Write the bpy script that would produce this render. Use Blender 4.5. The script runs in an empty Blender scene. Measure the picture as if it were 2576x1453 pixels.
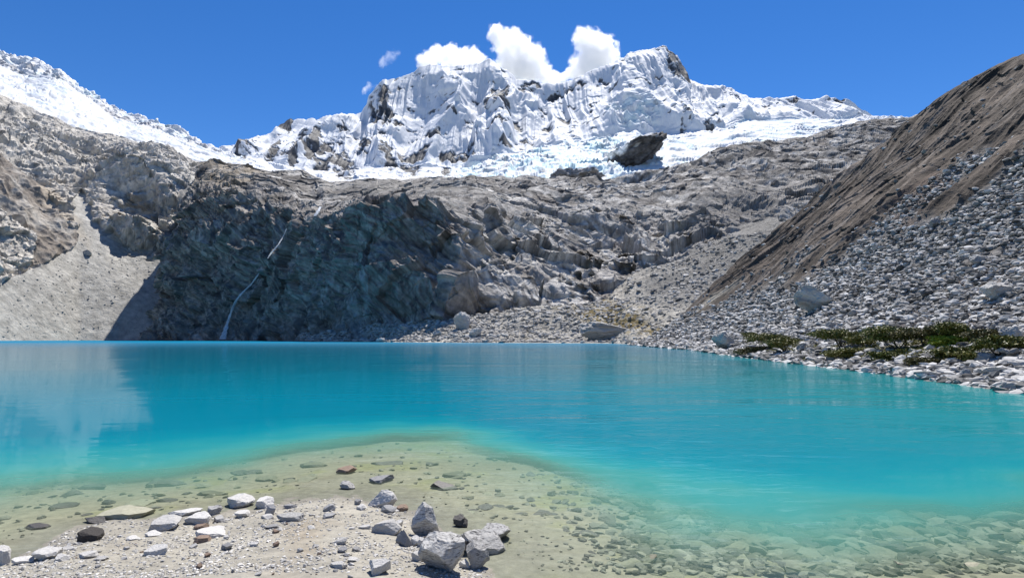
import bpy, bmesh, math, random
import numpy as np
from concurrent.futures import ThreadPoolExecutor
from mathutils import Vector, Matrix

R = math.radians
SC = bpy.context.scene
COL = SC.collection
random.seed(7)
rng = np.random.default_rng(7)

# ------------------------------------------------------------------ camera, sky, sun, exposure
CAM_H = 2.2                      # eye height above the lake
FPX = 1535.0                     # focal length in pixels of a 2576 px wide frame
TILT = R(4.67)
cam_d = bpy.data.cameras.new("camera")
cam_d.sensor_width = 36.0
cam_d.lens = 36.0 * FPX / 2576.0
cam_d.clip_start = 0.1
cam_d.clip_end = 30000.0
cam = bpy.data.objects.new("camera", cam_d)
cam.location = (0, 0, CAM_H)
cam.rotation_euler = (R(90) + TILT, 0, 0)
COL.objects.link(cam)
SC.camera = cam

SUN_EL, SUN_AZ = R(61), R(16)    # azimuth: to the right of the view axis (+Y)
world = bpy.data.worlds.new("World")
SC.world = world
world.use_nodes = True
wn = world.node_tree
wn.nodes.clear()
sky = wn.nodes.new("ShaderNodeTexSky")
sky.sky_type = 'NISHITA'
sky.sun_disc = False
sky.sun_elevation = SUN_EL
sky.sun_rotation = SUN_AZ
sky.altitude = 4600
sky.air_density = 1.35
sky.dust_density = 0.25
sky.ozone_density = 3.0
hs = wn.nodes.new("ShaderNodeHueSaturation")
hs.inputs['Saturation'].default_value = 1.30
hs.inputs['Value'].default_value = 0.97
hs.inputs['Hue'].default_value = 0.508
bg = wn.nodes.new("ShaderNodeBackground")
bg.inputs['Strength'].default_value = 0.105
wo = wn.nodes.new("ShaderNodeOutputWorld")
wn.links.new(sky.outputs[0], hs.inputs['Color'])
wn.links.new(hs.outputs[0], bg.inputs[0])
wn.links.new(bg.outputs[0], wo.inputs[0])

sun_d = bpy.data.lights.new("sun", 'SUN')
sun_d.energy = 5.0
sun_d.angle = R(0.5)
sun_d.color = (1.0, 0.96, 0.90)
sun = bpy.data.objects.new("sun", sun_d)
sdir = Vector((math.sin(SUN_AZ) * math.cos(SUN_EL), math.cos(SUN_AZ) * math.cos(SUN_EL), math.sin(SUN_EL)))
sun.rotation_euler = sdir.to_track_quat('Z', 'Y').to_euler()
sun.location = (0, 0, 50)
COL.objects.link(sun)

SC.view_settings.view_transform = 'Standard'
SC.view_settings.look = 'None'
SC.view_settings.exposure = 0.50
SC.view_settings.gamma = 1.0
SC.render.engine = 'CYCLES'
SC.cycles.use_denoising = True
SC.cycles.max_bounces = 14
SC.cycles.diffuse_bounces = 3
SC.cycles.glossy_bounces = 3
SC.cycles.transparent_max_bounces = 24
SC.cycles.volume_bounces = 14
SC.cycles.caustics_reflective = False
SC.cycles.caustics_refractive = False

# ------------------------------------------------------------------ projection helpers
CT, ST = math.cos(TILT), math.sin(TILT)


def U(px, py, Y):
    """point of the sight line through photo point (px, py) at forward distance Y"""
    u, v = (px - 1288.0) / FPX, (726.5 - py) / FPX
    dy = CT - v * ST
    k = Y / dy
    return (u * k, Y, CAM_H + (ST + v * CT) * k)


def W(px, Y, z):
    c = Y * CT + (z - CAM_H) * ST
    return ((px - 1288.0) / FPX * c, Y, z)


def proj(P):
    P = np.asarray(P)
    x, y, z = P[..., 0], P[..., 1], P[..., 2] - CAM_H
    c = np.maximum(y * CT + z * ST, 1e-3)
    up = -y * ST + z * CT
    return 1288.0 + FPX * x / c, 726.5 - FPX * up / c


# ------------------------------------------------------------------ numpy noise
_pr = np.random.default_rng(11)
PERM = _pr.permutation(256).astype(np.int32)
PERM = np.concatenate([PERM, PERM, PERM])
GR = _pr.normal(size=(256, 3)).astype(np.float32)
GR /= np.linalg.norm(GR, axis=1)[:, None]
CELLR = _pr.random((256, 3)).astype(np.float32)
EX = ThreadPoolExecutor(4)


def par(fn, p):
    if len(p) < 20000:
        return fn(p)
    return np.concatenate(list(EX.map(fn, np.array_split(p, 12))))


def _perlin(p):
    i = np.floor(p).astype(np.int32)
    f = (p - i).astype(np.float32)
    i &= 255
    w = f * f * f * (f * (f * 6 - 15) + 10)
    x0, y0, z0 = i[:, 0], i[:, 1], i[:, 2]
    out = np.zeros(len(p), np.float32)
    for dx in (0, 1):
        a = PERM[x0 + dx]
        wx = w[:, 0] if dx else 1 - w[:, 0]
        for dy in (0, 1):
            b = PERM[a + y0 + dy]
            wy = w[:, 1] if dy else 1 - w[:, 1]
            for dz in (0, 1):
                g = GR[PERM[b + z0 + dz]]
                wz = w[:, 2] if dz else 1 - w[:, 2]
                out += wx * wy * wz * (g[:, 0] * (f[:, 0] - dx) + g[:, 1] * (f[:, 1] - dy) + g[:, 2] * (f[:, 2] - dz))
    return out * 1.6


def pn(p, scale=1.0, seed=0):
    """perlin noise, about -1..1; scale = wavelength (number or 3)"""
    q = (np.asarray(p, np.float64) / np.asarray(scale)) + seed * np.array([17.13, 5.71, 9.37])
    return par(_perlin, q)


def fbm(p, scale, octv=4, gain=0.5, seed=0):
    a, s, t = 1.0, np.asarray(scale, float), 0.0
    for o in range(octv):
        t = t + a * pn(p, s, seed + o * 3)
        a *= gain
        s = s / 2.03
    return t


def ridged(p, scale, octv=4, gain=0.5, seed=0):
    a, s, t, prev = 1.0, np.asarray(scale, float), 0.0, 1.0
    for o in range(octv):
        r = 1 - np.abs(pn(p, s, seed + o * 5)) * 1.6
        t = t + a * r * prev
        prev = np.clip(r, 0, 1)
        a *= gain
        s = s / 2.07
    return t


def _worley(p):
    i = np.floor(p).astype(np.int32)
    f = (p - i).astype(np.float32)
    i &= 255
    f1 = np.full(len(p), 9.0, np.float32)
    f2 = np.full(len(p), 9.0, np.float32)
    cid = np.zeros(len(p), np.float32)
    for dx in (-1, 0, 1):
        a = PERM[(i[:, 0] + dx) & 255]
        for dy in (-1, 0, 1):
            b = PERM[a + ((i[:, 1] + dy) & 255)]
            for dz in (-1, 0, 1):
                h = PERM[b + ((i[:, 2] + dz) & 255)]
                c = CELLR[h]
                d = (c[:, 0] + dx - f[:, 0]) ** 2 + (c[:, 1] + dy - f[:, 1]) ** 2 + (c[:, 2] + dz - f[:, 2]) ** 2
                m = d < f1
                f2 = np.where(m, f1, np.minimum(f2, d))
                cid = np.where(m, h.astype(np.float32), cid)
                f1 = np.where(m, d, f1)
    return np.stack([np.sqrt(f1), np.sqrt(f2), cid / 255.0], 1)


def worley(p, scale, seed=0):
    q = np.asarray(p, np.float64) / np.asarray(scale) + seed * np.array([3.7, 11.1, 7.9])
    r = par(_worley, q)
    return r[:, 0], r[:, 1], r[:, 2]


def _facet(p):
    i = np.floor(p).astype(np.int32)
    f = (p - i).astype(np.float32)
    i &= 255
    f1 = np.full(len(p), 9.0, np.float32)
    cid = np.zeros(len(p), np.int32)
    ox = np.zeros((len(p), 3), np.float32)
    for dx in (-1, 0, 1):
        a = PERM[(i[:, 0] + dx) & 255]
        for dy in (-1, 0, 1):
            b = PERM[a + ((i[:, 1] + dy) & 255)]
            for dz in (-1, 0, 1):
                h = PERM[b + ((i[:, 2] + dz) & 255)]
                o = f - (CELLR[h] + np.array([dx, dy, dz], np.float32))
                d = (o * o).sum(1)
                m = d < f1
                cid[m] = h[m]
                ox[m] = o[m]
                f1[m] = d[m]
    g = GR[(cid * 7 + 3) & 255]
    return np.stack([(ox * g).sum(1), cid / 255.0 - 0.5], 1)


def facet(p, scale, tilt=1.0, step=0.6, seed=0):
    """angular blocks: every cell is a tilted plane with its own offset (about -1..1)"""
    q = np.asarray(p, np.float64) / np.asarray(scale) + seed * np.array([6.3, 2.9, 8.7])
    r = par(_facet, q)
    return r[:, 0] * tilt + r[:, 1] * step


def sst(a, b, x):
    t = np.clip((x - a) / (b - a), 0, 1)
    return t * t * (3 - 2 * t)


def blob(px, py, cx, cy, rx, ry, rot=0.0):
    c, s = math.cos(R(rot)), math.sin(R(rot))
    dx, dy = px - cx, py - cy
    a, b = (dx * c + dy * s) / rx, (-dx * s + dy * c) / ry
    return np.clip(1.0 - (a * a + b * b), -3, 1)


def inpoly(px, py, poly):
    r = np.zeros(px.shape, bool)
    n = len(poly)
    for k in range(n):
        x1, y1 = poly[k]
        x2, y2 = poly[(k + 1) % n]
        if y1 == y2:
            continue
        c = ((y1 > py) != (y2 > py)) & (px < (x2 - x1) * (py - y1) / (y2 - y1) + x1)
        r ^= c
    return r


def lerp(a, b, t):
    return a + (b - a) * t


def mixc(c, col, m):
    """mix an (N,3) colour array towards col by mask m"""
    return c + (np.asarray(col, float) - c) * m[:, None]


# ------------------------------------------------------------------ mesh helpers
def tag(o, label=None, cat=None, group=None, kind=None):
    if label: o['label'] = label
    if cat: o['category'] = cat
    if group: o['group'] = group
    if kind: o['kind'] = kind
    return o


def mesh_np(name, V, F, mat=None, smooth=False, col=None, attrs=None):
    """V (n,3), F (m,k) all faces with k corners"""
    V = np.asarray(V, np.float32)
    F = np.asarray(F, np.int32)
    me = bpy.data.meshes.new(name)
    me.vertices.add(len(V))
    me.vertices.foreach_set('co', V.ravel())
    k = F.shape[1]
    me.loops.add(F.size)
    me.loops.foreach_set('vertex_index', F.ravel())
    me.polygons.add(len(F))
    me.polygons.foreach_set('loop_start', np.arange(0, F.size, k, dtype=np.int32))
    try:
        me.polygons.foreach_set('loop_total', np.full(len(F), k, np.int32))
    except Exception:
        pass
    me.polygons.foreach_set('use_smooth', np.full(len(F), smooth, bool))
    if col is not None:
        a = me.attributes.new('col', 'FLOAT_COLOR', 'POINT')
        c4 = np.ones((len(V), 4), np.float32)
        c4[:, :3] = np.clip(col, 0.0, 1.0)
        a.data.foreach_set('color', c4.ravel())
    for kx, val in (attrs or {}).items():
        a = me.attributes.new(kx, 'FLOAT', 'POINT')
        a.data.foreach_set('value', np.asarray(val, np.float32).ravel())
    me.update(calc_edges=True)
    if mat: me.materials.append(mat)
    return me


def add(name, me, parent=None, loc=None):
    o = bpy.data.objects.new(name, me)
    COL.objects.link(o)
    if parent: o.parent = parent
    if loc is not None: o.location = loc
    return o


def grid_faces(nt, ns):
    a = (np.arange(nt - 1)[:, None] * ns + np.arange(ns - 1)[None, :]).ravel()
    return np.stack([a, a + 1, a + ns + 1, a + ns], 1)


def loft(rows, s0, s1, ns, nts, sm_t=6, sm_s=4, key=None):
    """rows: lists of (s, (x,y,z)); returns (nt,ns,3)"""
    S = np.linspace(s0, s1, ns)
    rr = []
    for r in rows:
        r = sorted(r, key=lambda q: q[0])
        ss = [q[0] for q in r]
        pp = np.array([q[1] for q in r], float)
        rr.append(np.stack([np.interp(S, ss, pp[:, k]) for k in range(3)], 1))
    out = []
    for k in range(len(rr) - 1):
        t = np.linspace(0, 1, nts[k], endpoint=False)[:, None, None]
        out.append(rr[k][None] * (1 - t) + rr[k + 1][None] * t)
    out.append(rr[-1][None])
    G = np.concatenate(out)
    for _ in range(sm_t):
        G[1:-1] = 0.25 * G[:-2] + 0.5 * G[1:-1] + 0.25 * G[2:]
    for _ in range(sm_s):
        G[:, 1:-1] = 0.25 * G[:, :-2] + 0.5 * G[:, 1:-1] + 0.25 * G[:, 2:]
    return G


def normals(G):
    a = np.gradient(G, axis=1)
    b = np.gradient(G, axis=0)
    n = np.cross(a, b)
    n /= np.maximum(np.linalg.norm(n, axis=2, keepdims=True), 1e-9)
    return n


def terrain(name, G, mat, col, smooth=False, attrs=None):
    nt, ns, _ = G.shape
    me = mesh_np(name, G.reshape(-1, 3), grid_faces(nt, ns), mat, smooth, col, attrs)
    return tag(add(name, me), kind='structure')


# ------------------------------------------------------------------ materials
def new_mat(name):
    m = bpy.data.materials.new(name)
    m.use_nodes = True
    nt = m.node_tree
    nt.nodes.clear()
    out = nt.nodes.new("ShaderNodeOutputMaterial")
    return m, nt, out


def nd(nt, typ, **kw):
    n = nt.nodes.new(typ)
    for k, v in kw.items():
        if k in n.inputs.keys():
            n.inputs[k].default_value = v
        else:
            setattr(n, k, v)
    return n


def noise_node(nt, vec, scale, detail=6, rough=0.6, dist=0.0):
    n = nd(nt, "ShaderNodeTexNoise")
    n.inputs['Scale'].default_value = scale
    n.inputs['Detail'].default_value = detail
    n.inputs['Roughness'].default_value = rough
    n.inputs['Distortion'].default_value = dist
    nt.links.new(vec, n.inputs['Vector'])
    return n


def mapr(nt, src, a, b, c, d, clamp=True):
    n = nd(nt, "ShaderNodeMapRange")
    n.clamp = clamp
    for k, v in zip(('From Min', 'From Max', 'To Min', 'To Max'), (a, b, c, d)):
        n.inputs[k].default_value = v
    nt.links.new(src, n.inputs['Value'])
    return n.outputs[0]


def mathn(nt, op, a, b=None, c=None, clamp=False):
    n = nd(nt, "ShaderNodeMath")
    n.operation = op
    n.use_clamp = clamp
    for i, x in enumerate((a, b, c)):
        if x is None: continue
        if isinstance(x, (int, float)): n.inputs[i].default_value = x
        else: nt.links.new(x, n.inputs[i])
    return n.outputs[0]


def attr_rock(name, fine, bump_d, rough=0.9, spec=0.15, var=(0.72, 1.28), stretch=(1, 1, 1), bump_s=1.0):
    """rock or scree: per-vertex mineral colour, mottled and bumped by noise; fine = size of the finest lumps in metres"""
    m, nt, out = new_mat(name)
    at = nd(nt, "ShaderNodeAttribute", attribute_name='col')
    tc = nd(nt, "ShaderNodeTexCoord")
    mp = nd(nt, "ShaderNodeMapping")
    mp.inputs['Scale'].default_value = stretch
    nt.links.new(tc.outputs['Object'], mp.inputs['Vector'])
    n1 = noise_node(nt, mp.outputs[0], 0.18 / fine, 7, 0.65)
    f = mapr(nt, n1.outputs['Fac'], 0.3, 0.7, var[0], var[1])
    mul = nd(nt, "ShaderNodeVectorMath", operation='SCALE')
    nt.links.new(at.outputs['Color'], mul.inputs[0])
    nt.links.new(f, mul.inputs['Scale'])
    bs = nd(nt, "ShaderNodeBsdfPrincipled")
    bs.inputs['Roughness'].default_value = rough
    bs.inputs['Specular IOR Level'].default_value = spec
    nt.links.new(mul.outputs[0], bs.inputs['Base Color'])
    n2 = noise_node(nt, mp.outputs[0], 0.5 / fine, 5, 0.7, 0.3)
    bp = nd(nt, "ShaderNodeBump")
    bp.inputs['Strength'].default_value = bump_s
    bp.inputs['Distance'].default_value = bump_d
    nt.links.new(n2.outputs['Fac'], bp.inputs['Height'])
    nt.links.new(bp.outputs[0], bs.inputs['Normal'])
    nt.links.new(bs.outputs[0], out.inputs[0])
    return m


def stone_mat(name, base, dark, fine=0.05, veins=0.0, bump_d=0.01, rough=0.85, spec=0.2, rnd=0.25):
    """loose stone: granite mottling, darker veins, each stone a little lighter or darker"""
    m, nt, out = new_mat(name)
    tc = nd(nt, "ShaderNodeTexCoord")
    oi = nd(nt, "ShaderNodeObjectInfo")
    off = nd(nt, "ShaderNodeVectorMath", operation='SCALE')
    off.inputs[0].default_value = (37, 91, 53)
    nt.links.new(oi.outputs['Random'], off.inputs['Scale'])
    ad = nd(nt, "ShaderNodeVectorMath", operation='ADD')
    nt.links.new(tc.outputs['Object'], ad.inputs[0])
    nt.links.new(off.outputs[0], ad.inputs[1])
    n1 = noise_node(nt, ad.outputs[0], 0.35 / fine, 8, 0.7)
    mp = nd(nt, "ShaderNodeMapping")
    mp.inputs['Rotation'].default_value = (0.5, 0.7, 0.4)
    mp.inputs['Scale'].default_value = (1, 1, 5)
    nt.links.new(ad.outputs[0], mp.inputs['Vector'])
    n3 = noise_node(nt, mp.outputs[0], 0.10 / fine, 6, 0.7, 1.0)
    v = mapr(nt, n3.outputs['Fac'], 0.5, 0.62, 0.0, veins)
    g = mapr(nt, n1.outputs['Fac'], 0.42, 0.75, 0.0, 0.6)
    s = mathn(nt, 'MAXIMUM', v, g)
    mx = nd(nt, "ShaderNodeMix", data_type='RGBA')
    mx.inputs['A'].default_value = (*base, 1)
    mx.inputs['B'].default_value = (*dark, 1)
    nt.links.new(s, mx.inputs['Factor'])
    rv = mapr(nt, oi.outputs['Random'], 0, 1, 1 - rnd, 1 + rnd * 0.6)
    sc = nd(nt, "ShaderNodeVectorMath", operation='SCALE')
    nt.links.new(mx.outputs['Result'], sc.inputs[0])
    nt.links.new(rv, sc.inputs['Scale'])
    bs = nd(nt, "ShaderNodeBsdfPrincipled")
    bs.inputs['Roughness'].default_value = rough
    bs.inputs['Specular IOR Level'].default_value = spec
    nt.links.new(sc.outputs[0], bs.inputs['Base Color'])
    n2 = noise_node(nt, ad.outputs[0], 0.5 / fine, 6, 0.7)
    bp = nd(nt, "ShaderNodeBump")
    bp.inputs['Distance'].default_value = bump_d
    nt.links.new(n2.outputs['Fac'], bp.inputs['Height'])
    nt.links.new(bp.outputs[0], bs.inputs['Normal'])
    nt.links.new(bs.outputs[0], out.inputs[0])
    return m


M_CLIFF = attr_rock("cliff_rock", 1.7, 2.4, var=(0.5, 1.45))
M_SLOPE = attr_rock("moraine_rock", 2.4, 1.9, var=(0.62, 1.32))
M_MORAINE = attr_rock("moraine_earth", 0.5, 0.25, var=(0.6, 1.35))
M_SNOW = attr_rock("snow_and_ice", 9.0, 2.2, rough=0.7, spec=0.2, var=(0.97, 1.03))
M_BEACH = attr_rock("beach_gravel", 0.02, 0.01, var=(0.75, 1.2))
M_SCREE = attr_rock("scree_stone", 0.3, 0.08, var=(0.75, 1.2))

GRID_SURF = {}

# ================================================================== THE SETTING
def undercuts(px, py, dist, lips, wob):
    """how far the rock is set back below each lip: (points of the lip, height of the wall below it, steepness); a bench follows the wall"""
    d = np.zeros(len(px))
    for pts, hh, A in lips:
        xs, ys = [a for a, _ in pts], [b for _, b in pts]
        ly = np.interp(px, xs, ys) + wob * 9
        hv = hh * (1 + 0.35 * wob)
        v = (py - ly) / hv
        edge = sst(xs[0] - 4, xs[0] + 26, px) * sst(xs[-1] + 4, xs[-1] - 26, px)
        prof = np.where(v < 0, 0, np.where(v < 1, 0.12 + 0.88 * v, sst(1.9, 1.0, v)))
        d = np.maximum(d, A * hv * dist / FPX * edge * prof)
    return d


# ------------------------------------------------------------------ cliff and plateau in the middle
def px_rows(rows):
    return [[(q[0], q[1]) for q in r] for r in rows]


def mk_cliff():
    P = lambda s, px, py, Y: (s, U(px, py, Y))
    B = lambda s, px, Y, z=-4: (s, W(px, Y, z))
    rows = [
        [B(300, 430, 1000), B(376, 376, 800), B(560, 560, 712), B(732, 732, 640), B(900, 900, 470), B(1106, 1106, 428), B(1400, 1400, 430),
         B(1600, 1600, 440), B(1850, 1850, 470), B(2100, 2100, 560), B(2420, 2420, 700)],
        [P(300, 460, 740, 1000), P(376, 428, 735, 815), P(560, 560, 740, 725), P(732, 715, 740, 648), P(900, 890, 740, 480), P(1106, 1120, 740, 440), P(1250, 1260, 745, 450), P(1400, 1405, 745, 470),
         P(1600, 1610, 745, 480), P(1850, 1850, 680, 520), P(2100, 2100, 620, 640), P(2420, 2420, 540, 800)],
        [P(300, 450, 620, 1020), P(376, 405, 618, 830), P(560, 560, 610, 745), P(732, 720, 620, 660), P(900, 890, 610, 495), P(1106, 1170, 615, 462), P(1250, 1280, 640, 530), P(1400, 1420, 640, 585),
         P(1600, 1630, 650, 595), P(1850, 1850, 610, 610), P(2100, 2100, 560, 700), P(2420, 2420, 480, 900)],
        [P(300, 510, 480, 1050), P(376, 468, 480, 860), P(560, 580, 480, 800), P(650, 680, 505, 745), P(732, 742, 548, 678), P(830, 832, 550, 570), P(900, 892, 522, 515), P(1000, 1000, 508, 490),
         P(1106, 1092, 502, 480), P(1180, 1180, 520, 520), P(1250, 1280, 540, 640), P(1400, 1410, 540, 730), P(1600, 1640, 570, 740), P(1850, 1840, 555, 760), P(2100, 2080, 490, 800), P(2420, 2400, 410, 1050)],
        [P(300, 520, 420, 1050), P(376, 488, 425, 900), P(500, 545, 418, 925), P(560, 620, 425, 900), P(650, 700, 450, 850), P(732, 760, 490, 820), P(900, 900, 487, 720), P(1106, 1100, 476, 700),
         P(1400, 1400, 490, 860), P(1600, 1630, 500, 900), P(1850, 1850, 460, 950), P(2100, 2090, 410, 1150), P(2420, 2380, 345, 1450)],
        [P(300, 530, 412, 1100), P(376, 497, 409, 960), P(450, 545, 409, 980), P(520, 574, 405, 980), P(580, 630, 414, 980), P(650, 690, 428, 1000), P(690, 730, 426, 1030), P(720, 763, 422, 1050), P(750, 788, 443, 1050),
         P(800, 815, 450, 1020), P(850, 854, 455, 1010), P(921, 921, 444, 1050), P(949, 949, 442, 1050), P(1012, 1012, 448, 1070), P(1152, 1152, 450, 1100),
         P(1257, 1257, 445, 1150), P(1327, 1327, 446, 1200), P(1362, 1362, 457, 1250), P(1432, 1432, 461, 1300), P(1520, 1520, 451, 1350), P(1572, 1572, 438, 1380),
         P(1618, 1618, 425, 1400), P(1677, 1677, 427, 1450), P(1738, 1738, 416, 1500), P(1758, 1758, 403, 1540), P(1814, 1814, 378, 1600), P(1884, 1884, 360, 1650),
         P(1972, 1972, 348, 1700), P(2024, 2024, 344, 1750), P(2080, 2080, 327, 1800), P(2164, 2164, 304, 1900), P(2248, 2248, 296, 1950), P(2318, 2318, 287, 1950), P(2420, 2420, 275, 1950)],
    ]
    last = [(s, (p[0] * 1.12, p[1] + 150, p[2] - 70)) for s, p in rows[-1]]
    rows.append(last)
    G = loft(rows, 300, 2420, 1500, [110, 110, 110, 70, 190, 10], sm_t=16, sm_s=10)
    nt, ns, _ = G.shape
    N = normals(G).reshape(-1, 3)
    if N[:, 1].mean() > 0: N = -N
    p = G.reshape(-1, 3)
    px, py = proj(p)
    tt = np.repeat(np.arange(nt), ns)
    face = sst(400, 300, tt.astype(float))           # 1 on the face, 0 on the plateau
    far = np.clip(p[:, 1] / 700.0, 0.6, 2.2)
    wp = np.stack([fbm(p, 90, 3, seed=31), fbm(p, 90, 3, seed=41), fbm(p, 90, 3, seed=51)], 1)
    q = p + wp * 7
    big = fbm(q, 170, 3, seed=1) * 11
    rid = (ridged(q, (75, 75, 55), 4, seed=2) - 0.9) * 8
    # ledges: layers dipping to the left on the dark face, to the right on the slabs
    dip = sst(1250, 1050, px)
    right = sst(1080, 1240, px) * face
    h = p[:, 2] + p[:, 0] * lerp(-0.20, 0.55, dip) + wp[:, 0] * 20 + fbm(p, 34, 3, seed=19) * 5
    def ledge(h, per, a):
        k = h / per
        fr = k - np.floor(k)
        return (fr - sst(a, 1.0, fr)) * per
    brk = np.clip(0.6 + 1.1 * fbm(p, 80, 2, seed=20), 0, 1.3)
    led = ledge(h, 27.0, 0.62) * (0.08 + 0.22 * right) * brk + ledge(h * 1.0 + wp[:, 1] * 8, 8.5, 0.6) * (0.18 + 0.30 * right)
    blk = facet(q, (44, 44, 34), 1.0, 0.7, seed=1) * 10
    blk1 = facet(q, (19, 19, 15), 1.0, 0.6, seed=2) * 5.5
    blk2 = facet(p + wp * 6, (8, 8, 6), 1.0, 0.6, seed=3) * 2.6
    fine = fbm(q, 6, 3, 0.6, seed=7) * 0.8
    lay = np.stack([p[:, 0] * 0.22 + p[:, 1] * 0.1 + wp[:, 0] * 20, p[:, 1] * 0.5 + wp[:, 1] * 14, p[:, 2] + p[:, 0] * 0.10], 1)
    pr = np.stack([p[:, 0] * 0.92 + p[:, 1] * 0.38 + wp[:, 0] * 18, -p[:, 0] * 0.38 + p[:, 1] * 0.92 + wp[:, 1] * 40, p[:, 2]], 1)
    plat = (1 - face) * ((ridged(pr, (60, 300, 90), 2, 0.5, seed=17) - 0.9) * 4.5 + fbm(pr, (90, 300, 80), 3, 0.5, seed=18) * 8 + facet(pr, (90, 260, 40), 1.0, 0.8, seed=4) * 3 + facet(p + wp * 10, (26, 60, 20), 1.0, 0.7, seed=13) * 2.6 + facet(p + wp * 6, (11, 26, 9), 1.0, 0.6, seed=14) * 1.3) * np.clip(far, 0.8, 1.8)
    lc = np.stack([(p[:, 0] - 1.2 * p[:, 2]) * 0.07 + wp[:, 0] * 2, p[:, 1] * 0.07, (p[:, 2] + 0.9 * p[:, 0] + wp[:, 1] * 16) * 0.55], 1)
    grv = (ridged(lc, 7.5, 4, 0.6, seed=213) - 0.9) * 3.6 * (1 - right) + (ridged(np.stack([p[:, 0] * 0.5 + p[:, 2] * 0.4 + wp[:, 0] * 10, p[:, 1] * 0.1, p[:, 2] * 0.12], 1), 7.0, 3, 0.6, seed=214) - 0.9) * 2.2 * right
    d = big * (0.35 + 0.65 * face) + rid * (0.12 + 0.88 * face) * 0.7 + (blk * face * (1 + 0.45 * right) + (blk1 * (0.48 - 0.08 * right) + blk2 * 0.28 + grv) * (0.05 + 0.95 * face) + fine * (0.15 + 0.85 * face) * 0.5) * np.clip(far, 0.7, 1.4) + plat
    # knolls and gullies of the right half (seen in the photograph as bright slabs over dark undercuts)
    for cx, cy, rx, ry, rot, amp in ((1150, 745, 36, 60, 10, 14), (1000, 700, 120, 90, 20, 8), (560, 560, 120, 70, -35, 14), (470, 700, 50, 90, 0, 12), (1610, 690, 110, 60, 10, 9), (1780, 585, 90, 40, 8, 9)):
        d = d + amp * np.clip(blob(px, py, cx, cy, rx, ry, rot) + 0.25 * wp[:, 2], 0, 1) ** 0.6
    for cx, cy, rx, ry, rot, amp in ((640, 700, 30, 170, 20, 9), (900, 640, 40, 120, 10, 6)):
        d = d - amp * np.clip(blob(px, py, cx, cy, rx, ry, rot) + 0.25 * wp[:, 2], 0, 1)
    wob = fbm(p, 30, 4, 0.6, seed=204)
    lips = [([(1140, 652), (1200, 615), (1260, 590), (1320, 560), (1380, 528)], 40, 1.1), ([(1420, 560), (1480, 545), (1560, 556), (1605, 572)], 84, 1.15), ([(1590, 552), (1650, 562), (1715, 583)], 30, 1.1),
            ([(1372, 650), (1432, 616), (1470, 650), (1505, 692)], 56, 1.1), ([(1515, 672), (1580, 678), (1660, 666), (1705, 636)], 76, 1.15), ([(1125, 706), (1172, 694), (1222, 686), (1334, 679), (1370, 700)], 105, 0.8),
            ([(1684, 540), (1737, 566), (1800, 558), (1842, 576)], 40, 1.15), ([(1200, 655), (1270, 640), (1340, 632)], 24, 1.0), ([(1620, 600), (1690, 606), (1760, 622)], 30, 1.1),
            ([(1290, 520), (1350, 512), (1420, 520)], 18, 1.0)]
    uc = undercuts(px, py, p[:, 1], lips, wob)
    end = 1 - sst(nt - 60, nt - 14, tt.astype(float)) * 0.55   # keep the skyline of the plateau near its traced place
    d = d * end
    V = p + N * d[:, None]
    # ledges push straight out of the face, towards the lake
    out = np.stack([-0.35 * np.ones_like(d), -0.94 * np.ones_like(d), np.zeros_like(d)], 1)
    V = V + out * (led * face * 1.15 - uc)[:, None]
    # mineral colour, with sunlight painted in on the right half and the plateau
    tone = fbm(q, 60, 5, 0.6, seed=9)
    strk = fbm(p, (9, 9, 70), 4, 0.6, seed=12)
    lyr = fbm(np.stack([(p[:, 0] - 1.2 * p[:, 2]) * 0.06, p[:, 1] * 0.06, (p[:, 2] + 0.9 * p[:, 0] + wp[:, 0] * 14) * 0.6], 1), 3.0, 4, 0.65, seed=205)
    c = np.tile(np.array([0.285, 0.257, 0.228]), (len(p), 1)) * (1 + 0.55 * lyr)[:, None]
    c = c * (1 + 0.28 * tone + 0.22 * strk)[:, None]
    c = mixc(c, (0.60, 0.575, 0.53), right * 0.95 * np.clip(0.75 + tone, 0, 1))  # sunlit slabs: brightness put into the colour, paler than the shaded face
    c = mixc(c, (0.48, 0.46, 0.425), (1 - face) * 0.9 * np.clip(0.85 + tone, 0, 1))  # plateau lightened too, its sunlight painted into the rock
    band = fbm(pr, (60, 420, 60), 5, 0.65, seed=207)
    c = mixc(c, (0.17, 0.155, 0.14), (1 - face) * sst(0.05, 0.55, band) * 0.75)
    band2 = fbm(np.stack([p[:, 0] + 0.3 * p[:, 1] + wp[:, 0] * 40, p[:, 1] - 0.15 * p[:, 0] + wp[:, 1] * 40, 0 * p[:, 0]], 1), (190, 46, 1), 4, 0.7, seed=209)
    c = mixc(c, (0.13, 0.12, 0.112), (1 - face) * sst(0.0, 0.45, band2) * 0.75)
    spk = fbm(p, (14, 34, 10), 4, 0.7, seed=210)
    c = c * (1 + 0.55 * (1 - face) * np.clip(spk, -0.9, 0.7))[:, None]
    crack = ridged(pr + wp * 10, (70, 60, 60), 3, 0.6, seed=212)
    c = mixc(c, (0.09, 0.085, 0.08), (1 - face) * sst(1.35, 1.6, crack) * 0.8)
    slst = fbm(np.stack([p[:, 0] + 0.5 * p[:, 2], p[:, 1] * 0.2, p[:, 2] * 0.16], 1), 7.0, 4, 0.65, seed=208)
    c = mixc(c, (0.14, 0.13, 0.12), right * sst(0.1, 0.6, slst + 0.4 * tone) * 0.75)
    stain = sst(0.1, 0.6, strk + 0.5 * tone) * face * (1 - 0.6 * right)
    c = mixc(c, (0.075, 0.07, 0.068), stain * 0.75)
    pale = sst(0.35, 0.8, fbm(q, (40, 40, 80), 4, seed=15)) * face
    c = mixc(c, (0.32, 0.315, 0.295), pale * (1 - right) * 0.5)
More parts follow.
